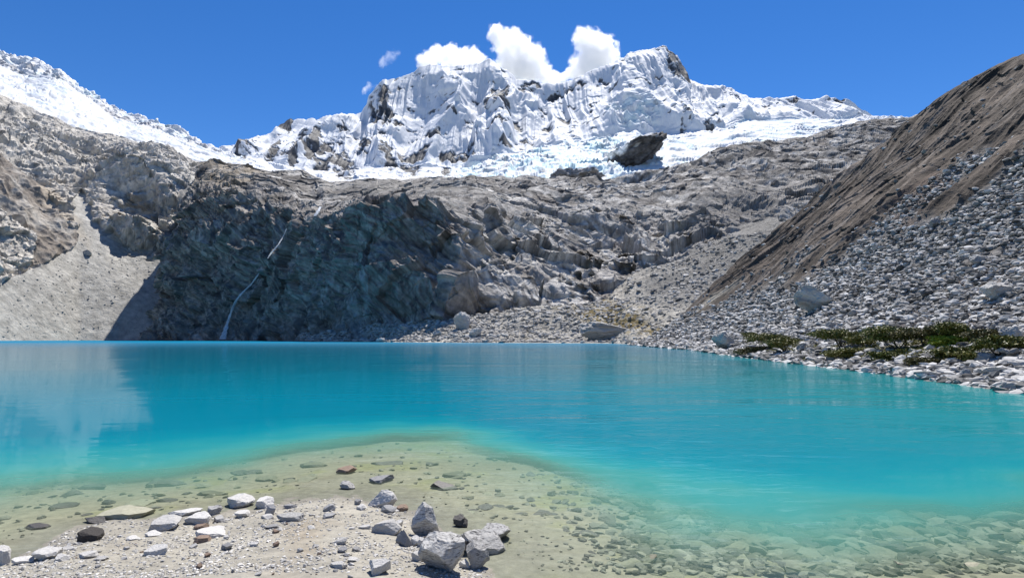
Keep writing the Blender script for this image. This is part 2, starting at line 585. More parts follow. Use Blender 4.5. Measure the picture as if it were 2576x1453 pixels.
    for cx, cy, rx, ry, rot in ((790, 720, 40, 70, 35), (930, 690, 40, 80, 20), (1080, 560, 14, 34, 0), (1110, 520, 50, 22, 0), (905, 780, 70, 30, -30), (1010, 560, 20, 50, 10)):
        m = np.clip(blob(px, py, cx, cy, rx, ry, rot) + 1.3 * strk + 0.6 * lyr - 0.1, 0, 1)
        c = mixc(c, (0.37, 0.375, 0.355), m * 0.6)
    # brown weathering on the far left shoulder and scree among the slabs
    tan = np.clip(blob(px, py, 560, 440, 110, 60, 10) + tone, 0, 1)
    c = mixc(c, (0.36, 0.29, 0.20), tan * 0.55)
    scr = np.clip(blob(px, py, 1850, 560, 190, 120, -35) * 1.3 + 0.6 * tone, 0, 1)
    c = mixc(c, (0.24, 0.225, 0.205), scr * 0.8)
    scr2 = np.clip(blob(px, py, 960, 470, 220, 24, 0) + 0.5 * tone, 0, 1)
    c = mixc(c, (0.25, 0.235, 0.21), scr2 * 0.8)
    GRID_SURF['cliff'] = V
    o = terrain("cliff", V.reshape(nt, ns, 3), M_CLIFF, c)
    return o


# ------------------------------------------------------------------ left mountainside: outcrop, scree, brown moraine
def mk_left():
    P = lambda s, px, py, Y: (s, U(px, py, Y))
    B = lambda s, px, Y, z=-4: (s, W(px, Y, z))
    rows = [
        [B(-500, -500, 480), B(0, 0, 730), B(200, 200, 838), B(300, 300, 866), B(376, 376, 876), B(480, 440, 895), B(560, 520, 930)],
        [P(-500, -500, 640, 500), P(0, 0, 690, 785), P(200, 200, 705, 905), P(376, 370, 700, 978), P(480, 450, 700, 1000), P(560, 540, 690, 1020)],
        [P(-500, -500, 450, 560), P(0, 0, 545, 845), P(130, 130, 560, 940), P(240, 240, 555, 1015), P(322, 318, 622, 1015), P(400, 400, 610, 1050), P(480, 450, 580, 1090), P(560, 540, 570, 1120)],
        [P(-500, -500, 260, 680), P(0, 0, 400, 960), P(130, 130, 430, 1060), P(205, 205, 470, 1095), P(262, 262, 425, 1130), P(330, 335, 400, 1170), P(400, 400, 392, 1210), P(480, 478, 420, 1230), P(560, 550, 430, 1250)],
        [P(-500, -500, 60, 900), P(0, 0, 238, 1240), P(35, 35, 252, 1255), P(80, 80, 270, 1275), P(140, 140, 292, 1300), P(175, 175, 308, 1310), P(210, 210, 318, 1325), P(259, 259, 331, 1340), P(308, 308, 346, 1350),
         P(350, 350, 360, 1360), P(388, 388, 378, 1360), P(420, 420, 381, 1350), P(455, 455, 387, 1345), P(490, 488, 406, 1340), P(560, 550, 412, 1350)],
    ]
    rows.append([(s, (p[0] * 1.1, p[1] + 180, p[2] - 60)) for s, p in rows[-1]])
    G = loft(rows, -500, 560, 860, [70, 90, 100, 100, 10], sm_t=14, sm_s=26)
    nt, ns, _ = G.shape
    N = normals(G).reshape(-1, 3)
    if N[:, 2].mean() < 0: N = -N
    p = G.reshape(-1, 3)
    px, py = proj(p)
    tt = np.repeat(np.arange(nt), ns).astype(float)
    wp = np.stack([fbm(p, 110, 3, seed=61), fbm(p, 110, 3, seed=71), fbm(p, 110, 3, seed=81)], 1)
    q = p + wp * 20
    wx = px + wp[:, 0] * 14 + fbm(p, 25, 2, seed=5) * 6
    wy = py + wp[:, 1] * 14 + fbm(p, 25, 2, seed=6) * 6
    scree_poly = [(-600, 900), (-600, 720), (0, 720), (60, 690), (100, 660), (175, 625), (196, 570), (180, 500), (205, 486), (222, 500), (235, 548), (322, 630), (403, 612), (470, 470), (500, 420), (600, 420), (600, 900)]
    scree = inpoly(wx, wy, scree_poly).astype(float)
    brown = inpoly(wx, wy, [(-600, 300), (0, 385), (80, 450), (140, 513), (188, 585), (168, 632), (98, 660), (70, 655), (85, 590), (50, 540), (0, 520), (-600, 560)]).astype(float)
    rock = (1 - scree) * (1 - brown * 0.8)
    rid = (ridged(q, 90, 4, seed=22) - 0.9)
    d = fbm(q, 190, 3, seed=21) * 12 * (0.15 + 0.85 * rock)
    d += rock * (rid * 9 + facet(q, (60, 60, 44), 1.0, 0.7, seed=5) * 8 + facet(q, (24, 24, 18), 1.0, 0.6, seed=6) * 4 + facet(p + wp * 6, (10, 10, 8), 1.0, 0.6, seed=7) * 2.8)
    h = p[:, 2] - p[:, 0] * 0.18 + wp[:, 0] * 24
    fr = h / 22.0 - np.floor(h / 22.0)
    led = (fr - sst(0.6, 1.0, fr)) * 22 * rock * np.clip(0.5 + fbm(p, 90, 2, seed=24), 0, 1)
    d += fbm(q, 9, 3, 0.6, seed=25) * (0.28 + 1.2 * rock)
    # gullies down the brown face
    fl = ridged(p, (45, 45, 260), 3, seed=27)
    d += (brown + 0.3 * sst(330, 130, px) * (1 - brown) * (1 - scree)) * (fl - 0.9) * 9
    # the outcrop with its dark overhang
    d += 34 * np.clip(blob(px, py, 385, 460, 120, 80, 8) + 0.3 * wp[:, 2], 0, 1) ** 0.7
    d += 26 * np.clip(blob(px, py, 335, 590, 90, 34, 14) + 0.3 * wp[:, 2], 0, 1)
    d *= 1 - sst(nt - 40, nt - 14, tt) * 0.6
    V = p + N * d[:, None]
    uc = undercuts(px, py, p[:, 1], [([(250, 432), (300, 412), (340, 425), (396, 486)], 92, 0.62), ([(268, 592), (315, 570), (392, 584)], 44, 0.6), ([(120, 352), (180, 340), (240, 352)], 24, 0.8), ([(0, 300), (60, 312), (130, 350)], 20, 0.8), ([(205, 352), (240, 366), (300, 372)], 18, 0.8)], fbm(p, 34, 4, 0.6, seed=206))
    V[:, 1] -= led * 0.45 * (1 - sst(nt - 40, nt - 14, tt)) - uc
    V[:, 0] += led * 0.25
    tone = fbm(q, 70, 5, 0.6, seed=23)
    c = np.tile(np.array([0.54, 0.505, 0.45]), (len(p), 1)) * (1 + 0.3 * tone)[:, None]
    stn = fbm(p, (12, 12, 60), 4, 0.6, seed=29)
    c = mixc(c, (0.20, 0.19, 0.175), rock * sst(0.15, 0.7, stn + 0.4 * tone) * 0.6)
    c = mixc(c, (0.45, 0.40, 0.33), rock * sst(-120, 320, 320 - py) * 0.0)
    scol = np.array([0.40, 0.385, 0.35]) * (1 + 0.10 * fbm(p, (30, 30, 120), 4, seed=33) + 0.12 * fbm(p, 8, 3, seed=34))[:, None]
    c = c * (1 - scree)[:, None] + scol * scree[:, None]
    c = mixc(c, (0.23, 0.20, 0.17), brown * np.clip(0.75 + 0.7 * tone + 0.5 * fbm(p, 14, 3, seed=35), 0, 1))
    tanm = np.clip(blob(px, py, 150, 520, 120, 26, 52) + 0.7 * tone, 0, 1)
    c = mixc(c, (0.46, 0.39, 0.30), tanm * 0.7)
    GRID_SURF['left'] = V
    GRID_SURF['left_scree'] = scree
    return terrain("mountainside", V.reshape(nt, ns, 3), M_SLOPE, c)


# ------------------------------------------------------------------ snow: left ridge and glacier
RIDGE_L = [(0, 119), (24, 133), (52, 145), (70, 144), (101, 154), (130, 168), (147, 170), (161, 182), (182, 200), (210, 217), (228, 226), (252, 242), (273, 257), (308, 271),
           (336, 287), (368, 296), (406, 301), (438, 310), (466, 324), (490, 341), (515, 361), (536, 376), (560, 384), (640, 410)]
CRUST = [(0, 168), (35, 182), (63, 192), (119, 191), (165, 206), (196, 231), (238, 262), (280, 294), (315, 305), (368, 318), (403, 329), (455, 354), (518, 376), (560, 388), (640, 414)]
ROCKLINE = [(0, 238), (35, 252), (80, 270), (140, 292), (175, 308), (210, 318), (259, 331), (308, 346), (350, 360), (388, 378), (420, 381), (455, 387), (490, 408), (560, 410), (640, 420)]


def mk_glacier_left():
    ex = lambda L, dx, dy: [(-500, L[0][1] - 190)] + L
    P = lambda s, py, Y: (s, U(s, py, Y))
    row0 = [P(x, y + 22, float(np.interp(x, [-500, 0, 490, 640], [1010, 1320, 1410, 1520]))) for x, y in ex(ROCKLINE, 0, 0)]
    row1 = [P(x, y, float(np.interp(x, [-500, 0, 640], [2300, 2300, 1950]))) for x, y in ex(CRUST, 0, 0)]
    row2 = [P(x, y, float(np.interp(x, [-500, 0, 640], [2480, 2460, 2050]))) for x, y in ex(RIDGE_L, 0, 0)]
    row3 = [(s, (a[0] * 1.15, a[1] + 350, a[2] - 260)) for s, a in row2]
    G = loft([row0, row1, row2, row3], -500, 640, 620, [90, 45, 20], sm_t=3, sm_s=1)
    nt, ns, _ = G.shape
    N = normals(G).reshape(-1, 3)
    if N[:, 2].mean() < 0: N = -N
    p = G.reshape(-1, 3)
    px, py = proj(p)
    tt = np.repeat(np.arange(nt), ns).astype(float)
    crust = sst(84, 96, tt) * sst(150, 136, tt)
    w = fbm(p, 80, 3, seed=91)
    f1, f2, cid = worley(p + w[:, None] * 15, 30, seed=6)
    crev = ridged(p + w[:, None] * 30, (160, 60, 60), 3, seed=92)
    d = fbm(p, 200, 3, seed=93) * 8 + ((crev - 0.9) * 9 + (ridged(p + w[:, None] * 20, (300, 40, 40), 3, seed=98) - 0.9) * 6) * (1 - crust) + crust * ((cid - 0.5) * 8 - f1 * 4 + (ridged(p, (40, 60, 80), 4, seed=94) - 0.9) * 12)
    V = p + N * d[:, None]
    c = np.tile(np.array([0.64, 0.655, 0.675]), (len(p), 1))
    c = mixc(c, (0.62, 0.78, 0.82), sst(0.1, 0.6, fbm(p, 60, 3, seed=95)) * 0.35 * (0.4 + crust))
    rk = crust * sst(0.1, 0.35, fbm(p, 45, 5, 0.65, seed=96) + 0.22 - 0.35 * np.abs(tt - 97) / 14)
    c = mixc(c, (0.30, 0.285, 0.275), rk * 0.65)
    tone = fbm(p, (140, 30, 30), 4, seed=97)
    c = mixc(c, (0.52, 0.62, 0.68), sst(0.2, 0.7, tone) * 0.7 * (1 - crust))
    return terrain("glacier", V.reshape(nt, ns, 3), M_SNOW, c, smooth=True)


# ------------------------------------------------------------------ the snow massif
CREST = [(440, 400), (520, 384), (550, 377), (574, 371), (595, 369), (620, 350), (648, 338), (668, 338), (682, 331), (697, 311), (728, 294), (742, 296), (770, 296), (805, 294), (837, 290), (872, 285), (907, 280), (921, 259),
         (925, 238), (942, 217), (963, 194), (977, 196), (1005, 189), (1033, 182), (1054, 164), (1082, 157), (1145, 163), (1187, 159), (1208, 154), (1233, 146), (1250, 154), (1264, 168), (1289, 180),
         (1299, 192), (1327, 196), (1355, 201), (1369, 206), (1397, 206), (1432, 198), (1467, 184), (1488, 171), (1537, 157), (1565, 145), (1586, 129), (1625, 122), (1670, 112), (1691, 126),
         (1705, 143), (1726, 168), (1733, 196), (1762, 210), (1790, 217), (1821, 227), (1849, 231), (1877, 243), (1919, 248), (1972, 243), (1996, 238), (2024, 247), (2059, 247), (2087, 243),
         (2129, 247), (2157, 262), (2199, 290), (2248, 297), (2340, 304)]
FOOT = [(440, 402), (520, 388), (560, 384), (640, 400), (763, 432), (900, 432), (1100, 428), (1170, 428), (1280, 392), (1400, 366), (1500, 352), (1600, 332), (1674, 344), (1779, 328), (1884, 310), (1954, 304), (2059, 299), (2164, 298),
        (2248, 299), (2340, 306)]


def mk_massif():
    P = lambda s, py, Y: (s, U(s, py, Y))
    base = [P(440, 430, 1650), P(640, 436, 1650), P(763, 452, 1450), P(854, 480, 1400), P(1100, 472, 1400), P(1362, 482, 1400), P(1520, 472, 1480), P(1640, 446, 1560), P(1758, 424, 1680),
            P(1884, 380, 1800), P(2080, 350, 1950), P(2164, 326, 2050), P(2248, 312, 2120), P(2340, 306, 2200)]
    S = [x for x, _ in CREST]
    footY = lambda x: float(np.interp(x, [440, 560, 763, 1100, 1280, 1600, 2340], [2100, 2250, 2150, 2200, 2230, 2330, 2500]))
    crestY = lambda x: float(np.interp(x, [440, 560, 700, 940, 1233, 1400, 1670, 1760, 2200, 2340], [2300, 2450, 2550, 2700, 2780, 2860, 2880, 2850, 2640, 2600]))
    fpy = lambda x: float(np.interp(x, [a for a, _ in FOOT], [b for _, b in FOOT]))
    foot = [P(x, fpy(x), footY(x)) for x in range(440, 2345, 20)]
    cpy = lambda x: float(np.interp(x, S, [b for _, b in CREST]))
    xs = sorted(set(S) | set(range(440, 2345, 20)))
    mid = [P(x, lerp(fpy(x), cpy(x), 0.55), lerp(footY(x), crestY(x), 0.60)) for x in xs]
    crest = [P(x, cpy(x), crestY(x)) for x in xs]
    back = [(s, (a[0] * 1.1, a[1] + 500, a[2] - 480)) for s, a in crest]
    NS = 1350
    G = loft([base, foot, mid, crest, back], 440, 2340, NS, [90, 110, 110, 25], sm_t=8, sm_s=0)
    nt, ns, _ = G.shape
    # keep the crest sharp
    N = normals(G)
    for _ in range(12):
        N[:, 1:-1] = 0.25 * N[:, :-2] + 0.5 * N[:, 1:-1] + 0.25 * N[:, 2:]
    N = N.reshape(-1, 3)
    N /= np.linalg.norm(N, axis=1)[:, None]
    if N[:, 2].mean() < 0: N = -N
    p = G.reshape(-1, 3)
    px, py = proj(p)
    tt = np.repeat(np.arange(nt), ns).astype(float)
    facem = sst(80, 120, tt)
    up = np.clip((tt - 100) / 210.0, 0, 1)
    backm = sst(312, 318, tt)
    wp = np.stack([fbm(p, 260, 3, seed=101), fbm(p, 260, 3, seed=111), fbm(p, 260, 3, seed=121)], 1)
    # buttresses down the fall line
    pw = p + wp * np.array([70, 40, 40])
    lowx = fbm(np.stack([p[:, 0], 0 * p[:, 0], 0 * p[:, 0]], 1), 420, 2, seed=136)
    fan = (1 - up) * lowx * 120
    xw = np.stack([p[:, 0] + fan + wp[:, 0] * 16, p[:, 1], p[:, 2]], 1)
    spur = ridged(pw, (400, 1500, 2200), 3, 0.5, seed=102)
    flu = ridged(xw, (40, 1500, 1500), 3, 0.55, seed=103)
    flu2 = ridged(xw, (17, 560, 560), 2, 0.5, seed=104)
    fm = np.clip(0.35 + 0.9 * fbm(p, 330, 3, seed=105) + 0.35 * up, 0.05, 1.2)
    f1, f2, cid = worley(p + wp * 40, (95, 95, 70), seed=7)
    g1, g2, cid2 = worley(p + wp * 25, (36, 36, 28), seed=8)
    pat = np.clip(0.5 + 0.9 * fbm(p, 120, 2, seed=109), 0.1, 1.1)
    spur2 = ridged(xw, (135, 1600, 1600), 3, 0.5, seed=133)
    d = facem * ((spur - 0.9) * 85 * (1 - 0.3 * up) + (spur2 - 0.9) * 25 + (flu - 0.9) * 17 * (0.35 + 0.65 * fm) + (flu2 - 0.8) * 7.5 * fm * (0.4 + 0.6 * pat) + facet(p + wp * 25, (70, 70, 44), 1.0, 0.7, seed=8) * 3 * (1.2 - fm))
    d += facem * fbm(p, 40, 2, seed=106) * 2.0
    # glacier and icefall below
    ice = 1 - facem
    sr = ridged(p + wp * 50, (120, 70, 60), 4, 0.55, seed=107)
    h1, h2, cid3 = worley(p + wp * 30, (50, 34, 30), seed=9)
    icef = np.clip(blob(px, py, 1420, 415, 290, 62, -8) + 0.4 + 0.5 * wp[:, 0], 0, 1)
    tong = np.clip(blob(px, py, 1880, 350, 300, 45, -17) + 0.4 + 0.5 * wp[:, 0], 0, 1)
    sr2 = ridged(p + wp * np.array([80, 40, 30]), (170, 50, 26), 4, 0.55, seed=134)
    d += ice * ((sr2 - 0.9) * 15 * (0.35 + 0.65 * sst(-0.2, 0.5, fbm(p, 160, 2, seed=135) + 0.3 * icef)) + (facet(p + wp * 25, (40, 26, 22), 1.0, 0.8, seed=9) * 9 * icef) + fbm(p, 200, 3, seed=108) * 10)
    # upper hanging glacier below the summit
    hang = np.clip(blob(px, py, 1590, 290, 80, 48, 10), 0, 1)
    d += 30 * hang ** 0.7 + hang * ((cid3 - 0.5) * 20 + (sr2 - 0.9) * 12)
    cren = np.abs(pn(p, (40, 5000, 5000), 131)) * 11 + np.abs(pn(p, (15, 5000, 5000), 132)) * 5
    crown = sst(285, 309, tt) * sst(325, 312, tt)
    d = d * (1 - 0.90 * sst(262, 306, tt))
    V = p + N * d[:, None]
    V[:, 2] += (cren - 5) * 1.35 * crown
    # dark rock that breaks through the snow
    wx = px + wp[:, 0] * 9 + fbm(p, 30, 3, seed=110) * 7
    wy = py + wp[:, 1] * 9 + fbm(p, 30, 3, seed=112) * 7
    rock = np.zeros(len(p))
    blobs = [(860, 330, 12, 10, 20), (1706, 170, 26, 46, -20), (1690, 145, 12, 14, 0), (1728, 190, 10, 30, 0), (948, 270, 26, 42, 20), (975, 300, 14, 30, 10), (965, 235, 20, 20, 0), (1330, 214, 30, 16, -20), (1400, 226, 26, 8, -20),
             (1440, 212, 26, 8, -30), (1240, 235, 12, 12, 0), (1262, 245, 14, 16, 40), (1285, 285, 40, 12, 40), (1245, 268, 24, 18, -30), (1150, 185, 18, 4, 0), (715, 312, 26, 14, -35), (620, 385, 30, 6, -20),
             (760, 350, 14, 30, 25), (790, 370, 14, 34, 30), (815, 395, 22, 36, 30), (855, 400, 20, 30, 30), (870, 428, 30, 20, -15), (740, 395, 12, 24, 25), (915, 360, 14, 16, 20), (1040, 395, 40, 18, -8), (1075, 370, 18, 10, 0),
             (1150, 392, 44, 17, 0), (1180, 375, 12, 18, 20), (970, 395, 14, 20, 30), (985, 420, 14, 20, 20), (1030, 430, 24, 14, 0), (1125, 430, 14, 8, -20), (1270, 372, 20, 8, -10), (1130, 300, 18, 6, 0),
             (1720, 320, 12, 24, 10), (1785, 320, 14, 8, 40), (1320, 340, 14, 6, 0), (1250, 330, 30, 6, -20), (1095, 345, 20, 8, 0), (700, 372, 10, 20, 25), (690, 400, 16, 12, 0), (1000, 325, 12, 10, 0),
             (1380, 300, 14, 8, 30), (1420, 285, 10, 8, 0), (1960, 258, 20, 4, -10), (2100, 252, 26, 5, 5), (2165, 275, 10, 8, 0), (2000, 248, 14, 5, 0), (1920, 275, 10, 4, 0), (2040, 280, 12, 6, -30), (1850, 270, 8, 5, 0), (1500, 260, 16, 4, -35)]
    for b in blobs:
        rock = np.maximum(rock, np.clip(blob(wx, wy, b[0], b[1], b[2] * 1.12, b[3] * 1.12, b[4]), 0, 1))
    steep = fbm(p, 55, 5, 0.65, seed=113)
    low = sst(300, 420, py) * sst(1250, 1000, px) * facem
    rk = sst(0.08, 0.30, rock * (0.75 + 0.6 * steep)) * sst(-0.6, -0.2, steep)
    rk = np.maximum(rk, sst(0.44, 0.62, steep * 0.66 + 0.10 * (1 - fm) + 0.15 * low) * 0.95 * facem)
    rk = rk * (1 - hang)
    c = np.tile(np.array([0.73, 0.745, 0.77]), (len(p), 1))
    blue = np.clip(np.maximum(icef * ice, hang * 0.6) + 0.5 * tong * ice, 0, 1) * sst(-0.1, 0.55, fbm(p, 45, 4, seed=114) + 0.2)
    c = mixc(c, (0.50, 0.74, 0.80), blue * 0.75)
    dirt = np.clip(np.maximum(icef, tong) * ice, 0, 1) * sst(0.25, 0.6, fbm(p, (60, 30, 20), 4, 0.65, seed=115))
    c = mixc(c, (0.36, 0.38, 0.38), dirt * 0.6)
    rc = np.array([0.098, 0.098, 0.102]) * (1 + 0.5 * fbm(p, 16, 3, seed=116))[:, None]
    c = c * (1 - rk)[:, None] + rc * rk[:, None]
    V += N * (-(rk * 5))[:, None]
    return terrain("snow_mountain", V.reshape(nt, ns, 3), M_SNOW, c, smooth=True)


# ------------------------------------------------------------------ right moraine
SHORE_Y = np.array([-40, 0, 15, 20, 26, 31, 38, 48, 58, 77, 121, 188, 240, 307])
SHORE_X = np.array([12, 16, 19, 20, 21, 22, 23.4, 24.7, 25.4, 28.2, 35.5, 39, 44, 51.0])


def shore_x(Y):
    return np.interp(Y, SHORE_Y, SHORE_X)


def mk_moraine():
    cols = [(0.0, 222, U(1690, 812, 252)), (0.06, 220, U(1760, 765, 258)), (0.12, 218, U(1835, 705, 262)), (0.16, 216, U(1881, 642, 263)), (0.2, 214, U(1919, 614, 263)), (0.26, 210, U(1985, 562, 260)), (0.31, 207, U(2049, 507, 256)),
            (0.36, 204, U(2100, 461, 251)), (0.4, 200, U(2157, 420, 245)), (0.46, 194, U(2234, 367, 233)), (0.54, 184, U(2322, 289, 213)), (0.62, 172, U(2409, 227, 198)), (0.68, 164, U(2458, 191, 190)), (0.76, 152, U(2520, 156, 180)),
            (0.82, 142, U(2576, 136, 172)), (0.9, 125, (147, 140, 84)), (1.02, 98, (148, 105, 85)), (1.15, 74, (148, 76, 85)), (1.28, 54, (148, 54, 84)), (1.4, 38, (148, 38, 84)), (1.5, 25, (148, 25, 83)), (1.6, 8, (148, 8, 82)), (1.8, -40, (148, -40, 80))]
    prof = [(-0.06, -0.05), (0.0, 0.0), (0.06, 0.02), (0.13, 0.062), (0.3, 0.205), (0.5, 0.43), (0.75, 0.70), (0.93, 0.945), (1.0, 1.0), (1.12, 0.93), (1.6, 0.40)]
    rows = []
    for t, g in prof:
        r = []
        for s, Y, cp in cols:
            sx, sy = float(shore_x(Y)), float(Y)
            r.append((s, (sx + t * (cp[0] - sx), sy + t * (cp[1] - sy), -0.05 + g * cp[2])))
        rows.append(r)
    G = loft(rows, 0.0, 1.8, 1150, [10, 70, 70, 90, 90, 90, 60, 24, 14, 16], sm_t=8, sm_s=14)
    nt, ns, _ = G.shape
    N = normals(G).reshape(-1, 3)
    if N[:, 2].mean() < 0: N = -N
    p = G.reshape(-1, 3)
    px, py = proj(p)
    tt = np.repeat(np.arange(nt), ns).astype(float)
    hz = p[:, 2]
    # runnels down the fall line
    wl = fbm(p, 30, 3, seed=141)
    L = p * np.array([0.10, 1.0, 0.10]) + wl[:, None] * np.array([0, 3.0, 0])
    run = ridged(L, 9.0, 4, 0.55, seed=142)
    farm = np.clip(p[:, 1] / 160.0, 0.35, 1.2)
    hid = hz - (30 - 0.2 * (p[:, 1] - 85))
    stony = sst(-0.45, 0.35, fbm(p, (38, 20, 38), 4, 0.6, seed=144) * 0.8 - hid / 24.0)
    crestm = 1 - 0.7 * sst(nt - 70, nt - 30, tt)
    upm = sst(6, 26, hz)
    d = fbm(p, 35, 3, seed=143) * 1.3 * sst(0.5, 8, hz) + ((run - 0.9) * (0.5 + 1.1 * (1 - stony)) + facet(p * np.array([0.3, 1, 0.3]), (3, 7, 3), 1.0, 0.6, seed=12) * 0.5 * (1 - stony)) * upm
    f1, f2, cid = worley(p + wl[:, None] * 2, 3.2, seed=11)
    g1, g2, cid2 = worley(p, 1.25, seed=12)
    d += sst(-0.1, 0.5, hz) * ((0.45 - f1) * 0.4 * stony + (0.45 - g1) * 0.4 * (0.05 + 0.95 * stony) + fbm(p, 1.4, 3, seed=145) * (0.08 + 0.12 * stony))
    V = p + N * (d * crestm)[:, None]
    tone = fbm(p, 18, 5, 0.6, seed=146)
    c = np.tile(np.array([0.102, 0.081, 0.064]), (len(p), 1)) * (1 + 0.35 * tone + 0.35 * (run - 0.9))[:, None]
    st = np.tile(np.array([0.21, 0.205, 0.195]), (len(p), 1)) * (0.55 + 0.9 * cid2)[:, None]
    c = c * (1 - stony)[:, None] + st * stony[:, None]
    fl = fbm(p * np.array([0.05, 1, 0.05]) + wl[:, None] * np.array([0, 1.6, 0]), 3.2, 5, 0.65, seed=147)
    c = c * (1 + 0.7 * np.clip(fl, -0.9, 1) * (1 - stony))[:, None]
    c = mixc(c, (0.20, 0.18, 0.16), (1 - stony) * sst(0.25, 0.7, fl) * 0.5)
    rust = sst(0.15, 0.5, fbm(p, 26, 4, seed=148)) * (py > 430) * (px > 2250)
    c = mixc(c, (0.12, 0.085, 0.065), rust * 0.65)
    moss = np.clip(blob(px, py, 2330, 872, 260, 34, 6) * 1.3 + 0.8 * tone, 0, 1) + np.clip(blob(px, py, 1950, 868, 110, 22, 6) * 1.2 + 0.8 * tone, 0, 1)
    c = mixc(c, (0.075, 0.085, 0.02), np.clip(moss, 0, 1) * 0.85)
    gold = np.clip(blob(px, py, 1680, 820, 80, 20, -20) + 0.8 * tone, 0, 1)
    c = mixc(c, (0.20, 0.15, 0.06), gold * 0.6)
    path = np.clip(blob(px, py, 1800, 755, 110, 10, -34) + 0.3 * tone, 0, 1)
    c = mixc(c, (0.36, 0.33, 0.27), path * 0.8)
    GRID_SURF['moraine'] = V
    GRID_SURF['moraine_n'] = N
    GRID_SURF['moraine_stony'] = stony
    return terrain("moraine_hill", V.reshape(nt, ns, 3), M_MORAINE, c)


# ------------------------------------------------------------------ stony flat and talus at the foot of the cliff
def mk_talus():
    P = lambda s, px, py, Y: (s, U(px, py, Y))
    B = lambda s, px, Y, z: (s, W(px, Y, z))
    sh = [(690, 700), (732, 640), (780, 540), (837, 470), (1000, 395), (1150, 350), (1300, 330), (1450, 310), (1537, 295), (1600, 240), (1660, 235), (1760, 245), (1950, 290)]
    r0 = [B(x, x, y - 14, -2.5) for x, y in sh]
    r1 = [B(x, x, y, 0.05) for x, y in sh]
    r2 = [B(x, x, y + 18, 1.6) for x, y in sh]
    r3 = [P(690, 690, 846, 725), P(732, 735, 850, 655), P(837, 850, 838, 500), P(950, 945, 815, 455), P(1106, 1100, 808, 436), P(1250, 1250, 800, 436), P(1350, 1350, 775, 440), P(1500, 1500, 752, 448), P(1600, 1600, 745, 452),
          P(1700, 1700, 705, 462), P(1800, 1790, 650, 490), P(1870, 1850, 600, 530), P(1950, 1960, 560, 560)]
    r4 = [(s, (a[0] * 1.15, a[1] + 90, a[2] + (0 if s < 1560 else 26))) for s, a in r3]
    G = loft([r0, r1, r2, r3, r4], 690, 1950, 900, [8, 30, 150, 30], sm_t=4, sm_s=10)
    nt, ns, _ = G.shape
    N = normals(G).reshape(-1, 3)
    if N[:, 2].mean() < 0: N = -N
    p = G.reshape(-1, 3)
    px, py = proj(p)
    w = fbm(p, 40, 3, seed=161)
    f1, f2, cid = worley(p + w[:, None] * 3, 7.0, seed=13)
    g1, g2, cid2 = worley(p, 2.6, seed=14)
    hz = sst(0.0, 3.0, p[:, 2])
    d = hz * (fbm(p, 60, 3, seed=162) * 4.5 + (0.45 - f1) * 1.6 * sst(0.2, 0.8, cid) + (0.45 - g1) * 0.9 + fbm(p, 3, 2, seed=163) * 0.4)
    V = p + N * d[:, None]
    tone = fbm(p, 30, 4, 0.6, seed=164)
    c = np.tile(np.array([0.40, 0.375, 0.325]), (len(p), 1)) * (0.75 + 0.4 * cid2 + 0.15 * tone)[:, None]
    gr = np.clip(blob(px, py, 1530, 788, 125, 36, 8) + 0.35 + 0.9 * tone, 0, 1) + np.clip(blob(px, py, 1690, 812, 80, 18, -10) + 0.3 + 0.8 * tone, 0, 1) + np.clip(blob(px, py, 1420, 845, 180, 10, 0) + 0.9 * tone - 0.2, 0, 1)
    gr = np.clip(gr, 0, 1) * sst(0.1, 0.5, 0.5 + fbm(p, 5, 3, seed=165))
    c = mixc(c, (0.17, 0.125, 0.04), gr * 0.92)
    dk = sst(1540, 1680, px) * sst(800, 740, py)
    c = mixc(c, (0.19, 0.183, 0.17), dk * 0.85)
    fan = np.clip(blob(px, py, 1800, 755, 105, 12, -33) + 0.35 * tone, 0, 1)
    c = mixc(c, (0.42, 0.385, 0.32), fan * 0.85)
    GRID_SURF['talus'] = V
    return terrain("stony_ground", V.reshape(nt, ns, 3), M_SLOPE, c)


# ------------------------------------------------------------------ near beach and lake bed: one sheet
def Yof(py):
    """distance at which the water level is seen at photo row py"""
    v = (726.5 - np.asarray(py, float)) / FPX
    return -CAM_H * (CT - v * ST) / (ST + v * CT)


SHORE_NEAR = [(-900, 1540), (-300, 1440), (0, 1388), (200, 1322), (330, 1308), (400, 1304), (550, 1274), (640, 1258), (760, 1240), (850, 1233), (900, 1242), (960, 1262), (1010, 1286), (1050, 1306), (1090, 1336), (1130, 1385), (1200, 1436),
              (1300, 1510), (1600, 1590), (2576, 1570), (3400, 1500)]
DROP = [(-900, 1300), (0, 1222), (150, 1206), (350, 1192), (600, 1160), (800, 1122), (1000, 1090), (1150, 1100), (1250, 1132), (1350, 1170), (1500, 1225), (1700, 1285), (1900, 1330), (2100, 1338), (2300, 1325), (2576, 1290), (3400, 1180)]
_sx = np.array([a for a, _ in SHORE_NEAR]); _sY = Yof([b for _, b in SHORE_NEAR])
_dx = np.array([a for a, _ in DROP]); _dY = Yof([b + (6 if a < 1300 else 0) for a, b in DROP])


BED = 0.40                       # a shelving bed seen through still water looks this much shallower


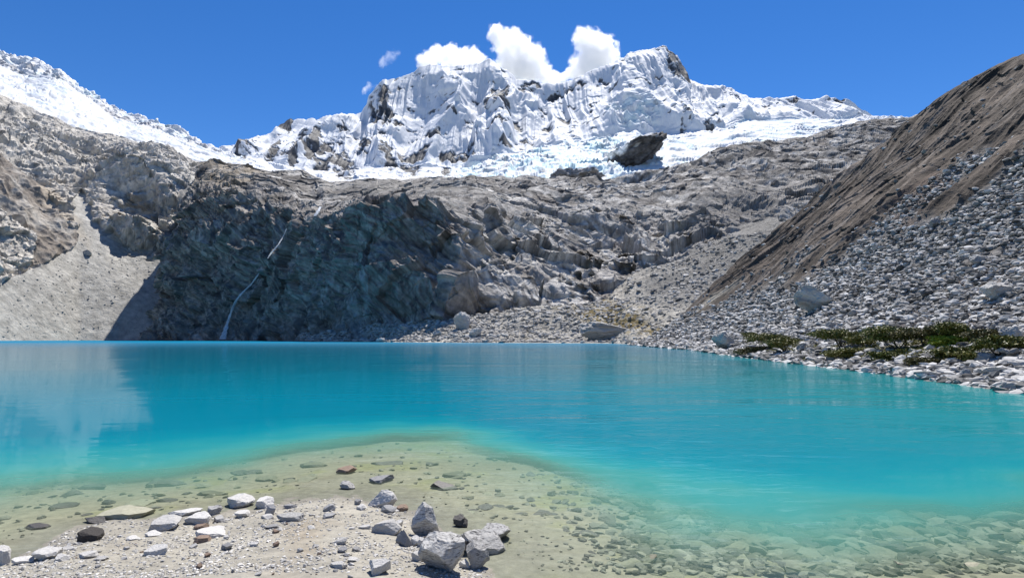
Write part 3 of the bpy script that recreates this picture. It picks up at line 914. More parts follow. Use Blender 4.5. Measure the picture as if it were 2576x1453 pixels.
def depth_z(X, Y, noise=True):
    X = np.asarray(X, float); Y = np.asarray(Y, float)
    Yc = np.maximum(Y, 2.0)
    col = 1288 + FPX * X / (Yc * CT - CAM_H * ST)
    Ds, Dd = np.interp(col, _sx, _sY), np.interp(col, _dx, _dY)
    Q = np.stack([X.ravel(), Y.ravel(), 0 * X.ravel()], 1)
    if noise:
        wob = (fbm(Q, 2.6, 3, seed=171).reshape(X.shape))
        Ds = Ds + wob * 0.25
        Dd = Dd + wob * 0.8
    a = (Y - Ds) / np.maximum(Dd - Ds, 0.3)
    land = 0.055 * (Ds - Y)
    land = np.where(land > 0.6, 0.6 + (land - 0.6) * 0.3, land)
    b = np.maximum(Y - Dd, 0)
    z = np.where(a < 0, land, np.where(a < 1, -0.34 * np.clip(a, 0, 1) ** 1.2, -0.34 - 0.22 * b - 0.07 * b * b))
    z = np.maximum(z, -7.0)
    # the right shore
    ds = (shore_x(Y) - X) * 0.45
    z = np.where(Y < 330, np.maximum(z, np.where((Y > 10), -np.maximum(ds, 0.0) - 0.6, -9)), z)
    if noise:
        n = fbm(Q, 1.3, 4, seed=172).reshape(X.shape)
        near = np.exp(-np.maximum(Y - 12, 0) / 8)
        z = z + n * 0.028 * near + fbm(Q, 0.22, 3, seed=173).reshape(X.shape) * 0.010 * near
    return np.minimum(z, 3.0)


def ground_z(X, Y, noise=True):
    z = depth_z(X, Y, noise)
    return np.where(z < 0, BED * z, z)


def axis(lo, hi, step, far_lo, far_hi, grow=1.25):
    core = list(np.arange(lo, hi + 1e-6, step))
    s, x = step, hi
    right = []
    while x < far_hi:
        s *= grow; x += s; right.append(min(x, far_hi))
    s, x = step, lo
    left = []
    while x > far_lo:
        s *= grow; x -= s; left.append(max(x, far_lo))
    return np.array(left[::-1] + core + right)


def mk_ground():
    xs = axis(-6.5, 6.5, 0.026, -4000, 4000)
    ys = axis(4.4, 14.0, 0.030, -3000, 5000, 1.12)
    X, Y = np.meshgrid(xs, ys)
    Z = ground_z(X, Y)
    Z = np.where((Y > 330) | (np.abs(X) > 200), np.minimum(Z, -5.0), Z)
    Z = np.where(Y < 0, np.maximum(Z, 0.3), Z)
    V = np.stack([X, Y, Z], 2)
    p = V.reshape(-1, 3)
    z = p[:, 2]
    Q = p * np.array([1, 1, 0])
    tone = fbm(Q, 0.8, 5, 0.6, seed=181)
    c = np.tile(np.array([0.325, 0.302, 0.25]), (len(p), 1)) * (1 + 0.16 * tone)[:, None]
    brn = sst(0.1, 0.6, fbm(Q, 1.6, 3, seed=182))
    c = mixc(c, (0.26, 0.205, 0.14), brn * 0.5)
    wet = sst(0.035, 0.0, z)
    c = c * (1 - 0.30 * wet)[:, None]
    bed = sst(0.0, -0.05, z)
    c = mixc(c, (0.33, 0.305, 0.225), bed * 0.8)
    alg = bed * sst(0.15, 0.6, fbm(Q, 1.1, 4, seed=183) + 0.3 * sst(0.0, 2.0, p[:, 0]))
    c = mixc(c, (0.27, 0.27, 0.08), alg * 0.38)
    nt, ns = X.shape
    return terrain("ground", V, M_BEACH, c, smooth=True)


# ------------------------------------------------------------------ lake
def mk_water_mat():
    m, nt, out = new_mat("lake_water")
    L = nt.links
    at = nd(nt, "ShaderNodeAttribute", attribute_name='depth')
    tc = nd(nt, "ShaderNodeTexCoord")
    pos = tc.outputs['Object']
    sep = nd(nt, "ShaderNodeSeparateXYZ")
    L.new(pos, sep.inputs[0])
    # milky water: opacity grows with depth
    e = mathn(nt, 'MULTIPLY', mathn(nt, 'POWER', at.outputs['Fac'], 1.35), -2.6)
    e = mathn(nt, 'POWER', 2.71828, e)
    opac = mathn(nt, 'SUBTRACT', 1.0, e, clamp=True)
    # body colour: pale mint in the shallows, turquoise, then blue away from the shore
    cr = nd(nt, "ShaderNodeValToRGB")
    cr.color_ramp.elements[0].position = 0.0
    cr.color_ramp.elements[0].color = (0.34, 0.40, 0.28, 1)
    cr.color_ramp.elements[1].position = 1.0
    cr.color_ramp.elements[1].color = (0.0005, 0.165, 0.240, 1)
    el = cr.color_ramp.elements.new(0.06); el.color = (0.150, 0.400, 0.315, 1)
    el = cr.color_ramp.elements.new(0.10); el.color = (0.070, 0.325, 0.290, 1)
    el = cr.color_ramp.elements.new(0.18); el.color = (0.020, 0.245, 0.265, 1)
    el = cr.color_ramp.elements.new(0.30); el.color = (0.003, 0.195, 0.250, 1)
    el = cr.color_ramp.elements.new(0.52); el.color = (0.001, 0.165, 0.235, 1)
    dn = mapr(nt, at.outputs['Fac'], 0.0, 6.0, 0.0, 1.0)
    L.new(dn, cr.inputs[0])
    # greener towards the right shore
    gx = mathn(nt, 'DIVIDE', sep.outputs['X'], mathn(nt, 'MAXIMUM', sep.outputs['Y'], 6.0))
    gmix = mapr(nt, sep.outputs['X'], 0.0, 14.0, 0.0, 1.0)
    gy = mapr(nt, sep.outputs['Y'], 30.0, 120.0, 1.0, 0.0)
    gm = mathn(nt, 'MULTIPLY', gmix, gy)
    mx = nd(nt, "ShaderNodeMix", data_type='RGBA')
    L.new(mathn(nt, 'MULTIPLY', gm, 0.7), mx.inputs['Factor'])
    L.new(cr.outputs[0], mx.inputs['A'])
    mx.inputs['B'].default_value = (0.011, 0.208, 0.215, 1)
    # far, wind-ruffled water is a brighter blue
    fy = mapr(nt, sep.outputs['Y'], 25.0, 220.0, 0.0, 1.0)
    mx2 = nd(nt, "ShaderNodeMix", data_type='RGBA')
    L.new(fy, mx2.inputs['Factor'])
    L.new(mx.outputs['Result'], mx2.inputs['A'])
    mx2.inputs['B'].default_value = (0.001, 0.165, 0.290, 1)
    dif = nd(nt, "ShaderNodeBsdfDiffuse")
    L.new(mx2.outputs['Result'], dif.inputs['Color'])
    tr = nd(nt, "ShaderNodeBsdfTransparent")
    tr.inputs['Color'].default_value = (0.93, 0.97, 0.93, 1)
    body = nd(nt, "ShaderNodeMixShader")
    L.new(opac, body.inputs[0]); L.new(tr.outputs[0], body.inputs[1]); L.new(dif.outputs[0], body.inputs[2])
    # ripples
    def wave(scale, sx, sy, rot, detail):
        mp = nd(nt, "ShaderNodeMapping")
        mp.inputs['Scale'].default_value = (sx, sy, 1)
        mp.inputs['Rotation'].default_value = (0, 0, rot)
        L.new(pos, mp.inputs['Vector'])
        return noise_node(nt, mp.outputs[0], scale, detail, 0.5, 0.4).outputs['Fac']
    w1 = wave(2.2, 0.42, 1.0, 0.12, 3)
    w2 = wave(0.55, 0.4, 1.0, -0.15, 3)
    w3 = wave(0.10, 0.4, 1.0, 0.1, 2)
    calm = noise_node(nt, pos, 0.045, 3, 0.5, 0.6).outputs['Fac']
    calm = mapr(nt, calm, 0.40, 0.60, 0.25, 1.15)
    cr2 = mapr(nt, sep.outputs['X'], -8.0, 2.0, 0.22, 1.0)
    h = mathn(nt, 'ADD', mathn(nt, 'MULTIPLY', w1, 0.040), mathn(nt, 'MULTIPLY', w2, 0.13))
    h = mathn(nt, 'ADD', h, mathn(nt, 'MULTIPLY', w3, 0.16))
    h = mathn(nt, 'MULTIPLY', mathn(nt, 'MULTIPLY', h, calm), cr2)
    bp = nd(nt, "ShaderNodeBump")
    bp.inputs['Strength'].default_value = 1.0
    bp.inputs['Distance'].default_value = 1.0
    L.new(h, bp.inputs['Height'])
    L.new(bp.outputs[0], dif.inputs['Normal'])
    gl = nd(nt, "ShaderNodeBsdfGlossy")
    rg = mapr(nt, sep.outputs['Y'], 10.0, 300.0, 0.05, 0.15)
    L.new(rg, gl.inputs['Roughness'])
    L.new(bp.outputs[0], gl.inputs['Normal'])
    fr = nd(nt, "ShaderNodeFresnel")
    fr.inputs['IOR'].default_value = 1.333
    L.new(bp.outputs[0], fr.inputs['Normal'])
    ff = mathn(nt, 'MULTIPLY', fr.outputs[0], mapr(nt, sep.outputs['Y'], 9.0, 45.0, 0.46, 0.80))
    ruff = mapr(nt, sep.outputs['Y'], 130.0, 420.0, 1.0, 0.18)
    ff = mathn(nt, 'MULTIPLY', ff, ruff)
    mix = nd(nt, "ShaderNodeMixShader")
    L.new(ff, mix.inputs[0]); L.new(body.outputs[0], mix.inputs[1]); L.new(gl.outputs[0], mix.inputs[2])
    L.new(mix.outputs[0], out.inputs[0])
    return m


def mk_water():
    xs = axis(-16, 24, 0.16, -2500, 1200, 1.15)
    ys = axis(4.0, 32, 0.12, 1.2, 1400, 1.12)
    X, Y = np.meshgrid(xs, ys)
    Z = depth_z(X, Y)
    dep = np.clip(-Z, 0, 7)
    V = np.stack([X, Y, np.zeros_like(X)], 2)
    return terrain("lake_water", V, mk_water_mat(), None, smooth=True, attrs={'depth': dep.ravel()})



# ------------------------------------------------------------------ a snow-capped rock that stands out of the glacier
def ico(sub):
    bm = bmesh.new()
    bmesh.ops.create_icosphere(bm, subdivisions=sub, radius=1.0)
    bm.verts.ensure_lookup_table()
    V = np.array([v.co[:] for v in bm.verts])
    F = np.array([[v.index for v in f.verts] for f in bm.faces])
    bm.free()
    return V, F


ICO = {k: ico(k) for k in (1, 2, 3, 4, 5)}


def rock_shape(sub, seed, cuts=9, rough=0.06, flat_top=False, taper=0.0):
    """angular boulder: a ball planed off by random cuts, then weathered; fits a box of about +-1"""
    r = np.random.default_rng(seed)
    V, F = ICO[sub]
    V = V.copy()
    n = r.normal(size=(cuts, 3))
    n /= np.linalg.norm(n, axis=1)[:, None]
    cuts = int(cuts * 1.5) + 2
    n = r.normal(size=(cuts, 3)); n /= np.linalg.norm(n, axis=1)[:, None]
    dd = r.uniform(0.50, 0.74, cuts)
    if flat_top:
        n[0] = (0.22 * r.normal(), -0.30 + 0.12 * r.normal(), 0.9); dd[0] = 0.42
        n[1] = (0.4 * r.normal(), -0.9, 0.12 * r.normal() - 0.1); dd[1] = 0.52
        n[:2] /= np.linalg.norm(n[:2], axis=1)[:, None]
    for _ in range(2):
        for k in range(cuts):
            e = V @ n[k] - dd[k]
            V = V - np.maximum(e, 0)[:, None] * n[k]
    if sub >= 3:
        V = V * (1 + rough * (fbm(V + seed * 3.1, 0.9, 3, seed=seed % 50) + 0.5 * facet(V + seed, 0.35, 1, .6)))[:, None]
        V = V + 0.35 * rough * np.stack([fbm(V + 9 + seed, 0.22, 3, 0.6, seed=3), fbm(V + 19 + seed, 0.22, 3, 0.6, seed=4), fbm(V + 29 + seed, 0.22, 3, 0.6, seed=5)], 1)
    if taper:
        k = 1 - taper * np.clip((V[:, 2] + 0.75) / 1.5, 0, 1)
        V = V * np.stack([k, k, np.ones_like(k)], 1)
        V[:, 0] += 0.3 * taper * V[:, 2] * (1 if seed % 2 else -1)
    lo, hi = V.min(0), V.max(0)
    V = (V - (lo + hi) / 2) / ((hi - lo) / 2)
    return V, F


def mk_knoll(name, px, py, w, h, Y, seed, snowcap):
    V, F = rock_shape(5, seed, 6, 0.16)
    V = V + V / np.linalg.norm(V, axis=1)[:, None] * (facet(V + seed, 0.5, 1.0, 0.8, seed=3) * 0.13 + facet(V + seed, 0.2, 1.0, 0.8, seed=4) * 0.06)[:, None]
    k = Y / FPX
    c = np.array(U(px, py, Y))
    a = R(-21) if snowcap else 0
    W2 = V * np.array([w / 2 * k, w / 2 * k * 1.1, h / 2 * k])
    x, z = W2[:, 0].copy(), W2[:, 2].copy()
    W2[:, 0] = x * math.cos(a) + z * math.sin(a); W2[:, 2] = -x * math.sin(a) + z * math.cos(a)
    P = W2 + c
    N = V / np.linalg.norm(V, axis=1)[:, None]
    t = fbm(P, (14, 14, 50), 4, 0.6, seed=201)
    P = P + N * (fbm(P, (10, 10, 40), 4, 0.6, seed=202) * 4)[:, None]
    col = np.array([0.105, 0.102, 0.103]) * (1 + 0.45 * t)[:, None]
    if snowcap:
        sn = sst(0.35, 0.6, N[:, 2] + 0.5 * fbm(P, 30, 3, seed=203) - 0.25 * N[:, 0])
        col = mixc(col, (0.85, 0.86, 0.87), sn)
    else:
        col = col * 3.2
    return tag(add(name, mesh_np(name, P, F, M_CLIFF, True, col)), kind='structure')


mk_massif()
mk_glacier_left()
mk_left()
mk_cliff()
mk_talus()
mk_moraine()
mk_ground()
mk_water()
mk_knoll("rock_outcrop", 1585, 400, 190, 84, 1800, 5, True)
mk_knoll("rock_outcrop", 1450, 452, 140, 64, 1360, 9, False)

# ================================================================== LOOSE STONES
STONE = {
    'pale': stone_mat("pale_granite", (0.62, 0.60, 0.565), (0.20, 0.195, 0.19), 0.05, 0.35),
    'grey': stone_mat("grey_granite", (0.36, 0.355, 0.35), (0.13, 0.13, 0.135), 0.05, 0.5),
    'veined': stone_mat("veined_gneiss", (0.56, 0.545, 0.515), (0.075, 0.073, 0.072), 0.045, 0.95),
    'dark': stone_mat("dark_stone", (0.075, 0.068, 0.062), (0.03, 0.028, 0.027), 0.05, 0.5, rnd=0.1),
    'brown': stone_mat("brown_stone", (0.30, 0.22, 0.165), (0.13, 0.10, 0.085), 0.05, 0.4, rnd=0.1),
    'tan': stone_mat("tan_stone", (0.34, 0.33, 0.25), (0.19, 0.18, 0.13), 0.06, 0.4),
    'sunken': stone_mat("sunken_stone", (0.30, 0.29, 0.21), (0.12, 0.12, 0.095), 0.08, 0.6, rnd=0.4),
    'wetdark': stone_mat("wet_dark_stone", (0.075, 0.066, 0.054), (0.028, 0.026, 0.023), 0.05, 0.5, rough=0.45, spec=0.5, rnd=0.1),
    'slope': stone_mat("slope_boulder", (0.46, 0.45, 0.43), (0.15, 0.148, 0.145), 0.45, 0.5, bump_d=0.06, rnd=0.45),
    'bould': stone_mat("great_boulder", (0.50, 0.485, 0.45), (0.14, 0.13, 0.12), 0.9, 0.6, bump_d=0.12, rnd=0.05),
}


def gz(x, y):
    return float(ground_z(np.array([x]), np.array([y]), True)[0])


def ground_hit(px, py):
    """where the sight line through (px, py) meets the beach or the lake bed"""
    a = np.array(U(px, py, 1.0)) - np.array([0, 0, CAM_H])
    ys = np.linspace(3.0, 20, 700)
    pts = np.array([0, 0, CAM_H])[None] + a[None] * ys[:, None]
    g = ground_z(pts[:, 0], pts[:, 1], False)
    k = np.argmax(pts[:, 2] <= g)
    return pts[k]


SHAPES = {}


def rock_mesh(kind, sub, seed, mat, **kw):
    V, F = rock_shape(sub, seed, **kw)
    return mesh_np(kind, V, F, mat, smooth=False)


def beach_rock(px, py, w, h, mat, label, seed, tilt=(0, 0), cuts=10, name="rock", cat="rock", depth=0.95, sub=5, sink=0.22, rough=0.07, taper=0.12, yaw=None, group=None, kind=None):
    hit = ground_hit(px, py + h * 0.36)
    dist = hit[1]
    Wd = w / FPX * dist / CT
    Dp = Wd * depth
    Ht = max(h / FPX * dist - Dp * 0.16, 0.2 * Wd)
    Ht *= 1 + sink
    me = rock_mesh(name, sub, seed, STONE[mat], cuts=cuts, rough=rough, taper=taper, flat_top=taper < 0.5)
    o = add(name, me)
    r = np.random.default_rng(seed + 99)
    o.scale = (Wd / 2, Dp / 2, Ht / 2)
    o.rotation_euler = (R(tilt[0]), R(tilt[1]), R(r.uniform(-25, 25) if yaw is None else yaw))
    cx, cy = hit[0] * (1 + Dp * 0.3 / dist), hit[1] + Dp * 0.3
    zz = gz(cx, cy) + Ht * (0.5 - sink)
    if name == "sunken_rock" and seed not in (702, 725, 726, 727, 701): zz = min(zz, -0.012 - Ht * 0.5)
    o.location = (cx, cy, zz)
    tag(o, label, cat, group)
    return o


# every prominent stone of the near shore: (px, py, w, h, stone, label, extra)
NEAR = [
    (602, 1259, 78, 40, 'pale', "rounded pale rock at the waterline with a black hollow beneath its front", dict(seed=3, cuts=6, depth=0.9)),
    (665, 1261, 52, 34, 'pale', "white angular rock right of the hollow rock at the waterline", dict(seed=14)),
    (466, 1290, 84, 24, 'pale', "long flat pale slab at the water's edge behind two rounded pale rocks", dict(seed=21, depth=0.6)),
    (418, 1317, 74, 44, 'pale', "blocky pale rock with a grey left end, leftmost of the waterline cluster", dict(seed=32)),
    (499, 1304, 72, 40, 'pale', "rounded pale rock in the middle of the waterline cluster", dict(seed=41, cuts=7)),
    (540, 1281, 38, 30, 'veined', "dark veined rock behind the rounded pale rock of the waterline cluster", dict(seed=52)),
    (553, 1303, 34, 22, 'pale', "small white block at the right end of the waterline cluster", dict(seed=63)),
    (611, 1290, 44, 22, 'pale', "pale block with a square dark face, just below the hollow rock", dict(seed=72)),
    (681, 1281, 30, 30, 'grey', "upright pointed grey rock leaning on the white angular rock", dict(seed=83, depth=0.6)),
    (672, 1298, 36, 16, 'pale', "low white stone lying below the upright pointed grey rock", dict(seed=94)),
    (506, 1321, 36, 18, 'brown', "small rosy brown stone against the big flat white slab", dict(seed=105)),
    (530, 1338, 76, 30, 'pale', "broad flat white slab on the gravel below the waterline cluster", dict(seed=116, depth=0.9)),
    (510, 1356, 40, 24, 'brown', "brown rock with dark front under the broad flat white slab", dict(seed=127)),
    (398, 1389, 54, 34, 'pale', "pale rock with a dark undercut front, alone on the lower left beach", dict(seed=138)),
    (571, 1376, 30, 22, 'grey', "small grey wedge stone on bare gravel right of the brown rock", dict(seed=149, cuts=6)),
    (730, 1302, 74, 24, 'veined', "long low rock banded black and white on the open gravel", dict(seed=160, depth=0.5)),
    (685, 1322, 36, 14, 'grey', "flat bluish grey stone below the black and white banded rock", dict(seed=171)),
    (383, 1344, 40, 18, 'pale', "low white stone beside the blocky pale rock's lower left corner", dict(seed=182)),
    (336, 1354, 36, 14, 'pale', "flat white stone left of the blocky pale rock on the beach", dict(seed=193)),
    (732, 1270, 38, 12, 'grey', "thin flat stone at the waterline right of the white angular rock", dict(seed=204, depth=0.5)),
    (694, 1374, 17, 15, 'brown', "small round brown stone standing on the middle gravel", dict(seed=215, cuts=6)),
    (694, 1336, 20, 14, 'brown', "small reddish stone below the flat bluish grey stone", dict(seed=216, cuts=6)),
    (640, 1371, 24, 15, 'pale', "small pale stone between the grey wedge and the round brown stone", dict(seed=226)),
    (499, 1432, 19, 17, 'brown', "small dark brown stone near the bottom edge of the left beach", dict(seed=237)),
    (521, 1397, 17, 12, 'brown', "small brown pointed stone above the dark brown stone at the bottom", dict(seed=248, cuts=5)),
    (229, 1346, 60, 40, 'dark', "black rock standing alone where the left beach meets the water", dict(seed=259, cuts=7)),
    (4, 1402, 46, 62, 'pale', "big white boulder cut off by the left edge of the picture", dict(seed=270, cuts=6)),
    (122, 1398, 66, 34, 'pale', "broad whitish rock in the corner of the left beach", dict(seed=281, cuts=7)),
    (60, 1412, 50, 24, 'pale', "whitish rock between the edge boulder and the broad whitish rock", dict(seed=282, cuts=7)),
    (157, 1410, 40, 22, 'pale', "grey white rock touching the broad whitish rock's right side", dict(seed=292)),
    (168, 1384, 46, 14, 'pale', "long low pale stone behind the broad whitish rock", dict(seed=303, depth=0.5)),
    (224, 1402, 44, 21, 'pale', "pale pointed stone with a shaded base right of the whitish rocks", dict(seed=314)),
    (252, 1412, 34, 13, 'pale', "flat pale stone lying in front of the pale pointed stone", dict(seed=325)),
    (962, 1259, 78, 50, 'pale', "large white angular plate leaning up at the waterline above the dark stones", dict(seed=336, cuts=8, tilt=(18, -14), depth=0.7)),
    (960, 1205, 68, 28, 'grey', "pale topped rock standing in the shallow water, larger of the two", dict(seed=347, sink=0.15)),
    (875, 1221, 44, 27, 'veined', "speckled dark and white rock standing in the shallow water", dict(seed=358, sink=0.15)),
    (872, 1183, 56, 27, 'brown', "reddish brown rock lying just under the clear shallow water", dict(seed=369, sink=0.15)),
    (978, 1283, 42, 24, 'grey', "dark grey rounded rock at the foot of the white angular plate", dict(seed=380, cuts=7)),
    (1011, 1282, 32, 19, 'brown', "brownish grey block right of the dark grey rounded rock", dict(seed=391)),
    (1070, 1316, 70, 84, 'veined', "tall upright wedge of veined rock standing at the water's edge", dict(seed=402, cuts=7, depth=0.6, taper=0.55, sink=0.12)),
    (978, 1331, 80, 43, 'pale', "large bright white rock left of the tall upright wedge", dict(seed=413, cuts=8, depth=0.8)),
    (1016, 1358, 52, 48, 'grey', "grey triangular rock in front of the tall upright wedge", dict(seed=424, cuts=7, depth=0.5, taper=0.6)),
    (1044, 1365, 23, 26, 'pale', "small white cube of rock beside the grey triangular rock", dict(seed=435)),
    (1061, 1371, 19, 26, 'pale', "small white stone squeezed between the cube and the big boulder", dict(seed=446)),
    (1083, 1361, 46, 20, 'dark', "dark slab behind the big white boulder at the bottom", dict(seed=457, depth=0.6)),
    (1110, 1410, 112, 104, 'veined', "biggest boulder of the near shore, whitish with black shaded faces", dict(seed=468, cuts=9, depth=0.9, taper=0.3, sink=0.1)),
    (1202, 1409, 58, 66, 'veined', "blocky white boulder right of the biggest boulder", dict(seed=479, cuts=8, depth=0.8, sink=0.12)),
    (1218, 1374, 116, 54, 'veined', "long white veined slab dipping into the water beyond the boulders", dict(seed=490, cuts=8, depth=0.6, tilt=(8, 16))),
    (1247, 1344, 72, 44, 'veined', "rounded white and black boulder in the water beyond the long slab", dict(seed=501, cuts=7)),
    (1157, 1385, 30, 40, 'dark', "dark leaning rock wedged between the two biggest boulders", dict(seed=512, depth=0.5, tilt=(0, 20))),
    (1170, 1423, 24, 22, 'pale', "small white block between the two biggest boulders at the bottom", dict(seed=523)),
    (1054, 1403, 30, 26, 'pale', "pale stone tucked against the biggest boulder's left side", dict(seed=534)),
    (955, 1428, 58, 46, 'pale', "white angular boulder alone on gravel at the bottom centre", dict(seed=545, cuts=7)),
    (859, 1362, 34, 22, 'pale', "white faceted stone on open gravel right of the beach's middle", dict(seed=556)),
    (862, 1380, 24, 17, 'grey', "grey pointed stone just below the white faceted stone", dict(seed=567)),
    (897, 1377, 22, 15, 'pale', "small white square stone right of the grey pointed stone", dict(seed=578)),
    (850, 1416, 50, 20, 'pale', "flat white shard near the bottom, left of the lone white boulder", dict(seed=589, depth=0.6)),
    (890, 1405, 32, 14, 'pale', "flat pale stone above the flat white shard", dict(seed=600)),
    (830, 1274, 32, 22, 'grey', "grey rock with a pale crown at the upper edge of the gravel", dict(seed=611)),
    (826, 1297, 34, 15, 'grey', "low grey stone below the grey rock with a pale crown", dict(seed=622)),
    (900, 1263, 18, 17, 'grey', "small speckled grey stone at the waterline left of the white plate", dict(seed=633)),
    (910, 1278, 28, 17, 'pale', "whitish stone touching the lower left of the white plate", dict(seed=644)),
    (917, 1327, 36, 13, 'pale', "thin white stone left of the large bright white rock", dict(seed=655, depth=0.5)),
    (1000, 1318, 30, 22, 'pale', "white stone behind the large bright white rock", dict(seed=656)),
]
SUNK = [
    (1119, 1221, 72, 32, 'wetdark', "stack of dark wet slabs in the shallows right of the standing rocks", dict(seed=701, depth=0.8)),
    (1162, 1314, 40, 34, 'wetdark', "black wet rock breaking the surface right of the tall wedge", dict(seed=702, sink=0.1)),
    (1202, 1322, 46, 32, 'tan', "yellowish sunken block touching the black wet rock", dict(seed=703)),
    (1168, 1286, 62, 28, 'tan', "tan sunken slab behind the black wet rock", dict(seed=704)),
    (1220, 1272, 48, 26, 'wetdark', "jagged dark rock under water beyond the tan slab", dict(seed=705)),
    (1112, 1312, 48, 30, 'tan', "tan sunken slab right beside the tall upright wedge", dict(seed=706, depth=1.0)),
    (1308, 1356, 58, 52, 'tan', "broad tan rock under water right of the white and black boulder", dict(seed=707, depth=0.9)),
    (1270, 1412, 80, 36, 'wetdark', "dark ribbed shelf under water in front of the long veined slab", dict(seed=708)),
    (1243, 1442, 46, 26, 'tan', "tan sunken stone at the bottom edge right of the boulders", dict(seed=709)),
    (973, 1162, 82, 20, 'wetdark', "long sunken slab with a black front, far out in the shallows", dict(seed=710, depth=0.5)),
    (1253, 1143, 60, 24, 'wetdark', "sunken dark rock at the edge of the deep turquoise water", dict(seed=711)),
    (1142, 1190, 62, 24, 'sunken', "pale sunken slab with a dark fringe beyond the dark wet slabs", dict(seed=712)),
    (158, 1270, 70, 16, 'wetdark', "dark flat slab under water off the left beach", dict(seed=713, depth=0.4)),
    (350, 1262, 68, 22, 'tan', "wide tan slab under water above the waterline cluster", dict(seed=714, depth=0.9)),
    (416, 1255, 54, 16, 'wetdark', "dark leaning slab under water beside the wide tan slab", dict(seed=715, depth=0.5)),
    (420, 1216, 88, 16, 'wetdark', "longest dark sunken slab below the left reflection's edge", dict(seed=716, depth=0.4)),
    (231, 1225, 78, 16, 'wetdark', "blurred dark slab deep under the left reflection", dict(seed=717, depth=0.4)),
    (567, 1197, 46, 18, 'sunken', "small grey pyramid of rock under water below the deep blue", dict(seed=718)),
    (605, 1187, 50, 18, 'wetdark', "blue tinted dark rock under water next to the grey pyramid", dict(seed=719)),
    (668, 1201, 48, 17, 'sunken', "sunken grey rock with a shaded left face", dict(seed=720)),
    (766, 1202, 64, 21, 'tan', "flat olive slab shaped like a leaf under clear water", dict(seed=721, depth=1.0)),
    (731, 1204, 40, 18, 'tan', "olive slab left of the leaf shaped slab under water", dict(seed=722, depth=1.0)),
    (787, 1169, 72, 17, 'sunken', "pair of long sunken plates above the leaf shaped slab", dict(seed=723, depth=0.6)),
    (535, 1235, 80, 18, 'sunken', "long thin sunken plate above the hollow rock", dict(seed=724, depth=0.4)),
    (315, 1294, 124, 30, 'tan', "largest tan ledge awash just left of the waterline cluster", dict(seed=725, depth=0.8)),
    (245, 1309, 76, 17, 'wetdark', "dark edged ledge awash below the largest tan ledge", dict(seed=726, depth=0.5)),
    (90, 1325, 60, 14, 'wetdark', "thin dark stone awash at the far left shoreline", dict(seed=727, depth=0.5)),
    (2010, 1420, 120, 60, 'tan', "broad pale slab under water at the bottom right of centre", dict(seed=728, depth=0.9)),
    (2560, 1425, 110, 60, 'tan', "large yellowish slab under water in the bottom right corner", dict(seed=729, depth=0.9)),
    (2230, 1395, 90, 40, 'tan', "pale green rounded slab under water among dark sunken stones", dict(seed=730, depth=0.9)),
]
for px, py, w, h, mat, lab, kw in NEAR:
    g = 1.04 if px > 1030 else 0.92
    beach_rock(px, py, w * g, h * g, mat, lab, **kw)
for px, py, w, h, mat, lab, kw in SUNK:
    kw.setdefault('sink', 0.45)
    beach_rock(px, py, w, h, mat, lab, name="sunken_rock", sub=4, **kw)


def copies(name, protos, spots, label, cat, group):
    """spots: (x, y, z, sx, sy, sz, rx, ry, rz)"""
    for i, t in enumerate(spots):
        src = protos[i % len(protos)]
        o = src.copy()
        o.name = name
        o.location = t[0:3]; o.scale = t[3:6]; o.rotation_euler = t[6:9]
        tag(o, label, cat, group)
        COL.objects.link(o)


def protos(name, n, sub, mat, seed, **kw):
    return [bpy.data.objects.new(name, rock_mesh(name, sub, seed + k, STONE[mat], **kw)) for k in range(n)]


# smaller countable stones of the beach
r2 = np.random.default_rng(21)
def scatter_near(n, xr, yr, test, smin, smax, flat=0.6, pw=2.2):
    out = []
    while len(out) < n:
        px, py = r2.uniform(*xr), r2.uniform(*yr)
        hp = ground_hit(px, py)
        z = gz(hp[0], hp[1])
        if not test(z, px, py, hp): continue
        s = smin * (1 + (smax / smin - 1) * r2.random() ** pw)
        a = r2.uniform(0.65, 1.25, 2)
        zc = z + s * flat * 0.22
        if z < 0: zc = min(zc, -0.015 - s * flat * 0.62)
        out.append((hp[0], hp[1], zc, s * a[0] / 2, s * a[1] / 2, s * flat * r2.uniform(0.7, 1.2) / 2, r2.uniform(-.25, .25), r2.uniform(-.25, .25), r2.uniform(0, 6.28)))
    return out


PB = protos("small_stone", 10, 3, 'pale', 800, cuts=7)
GB = protos("small_stone", 6, 3, 'grey', 820, cuts=9)
BB = protos("small_stone", 5, 3, 'brown', 840, cuts=8)
copies("small_stone", PB, scatter_near(150, (20, 1080), (1240, 1450), lambda z, a, b, h: z > 0.012, 0.02, 0.07), "small white stone lying loose on the gravel of the near beach", "stone", "small white stones on the near beach")
copies("small_stone", GB, scatter_near(50, (20, 1080), (1240, 1450), lambda z, a, b, h: z > 0.012, 0.02, 0.06), "small grey stone lying loose on the gravel of the near beach", "stone", "small grey stones on the near beach")
copies("small_stone", BB, scatter_near(24, (20, 1080), (1250, 1450), lambda z, a, b, h: z > 0.012, 0.02, 0.045), "small brown stone lying loose on the gravel of the near beach", "stone", "small brown stones on the near beach")
SB = protos("sunken_stone", 10, 3, 'sunken', 860, cuts=9)
SD = protos("sunken_stone", 6, 3, 'wetdark', 880, cuts=9)
copies("sunken_stone", SB, scatter_near(130, (1350, 2600), (1310, 1453), lambda z, a, b, h: z < -0.03 and (a > 1650 or b > 1380), 0.12, 0.52, 0.42, 1.4), "olive sunken stone on the bed under the right hand shallows", "stone", "olive stones under the right hand shallows")
copies("sunken_stone", SD, scatter_near(60, (1350, 2600), (1310, 1453), lambda z, a, b, h: z < -0.03, 0.10, 0.36, 0.5, 1.4), "dark sunken stone on the bed under the right hand shallows", "stone", "dark stones under the right hand shallows")
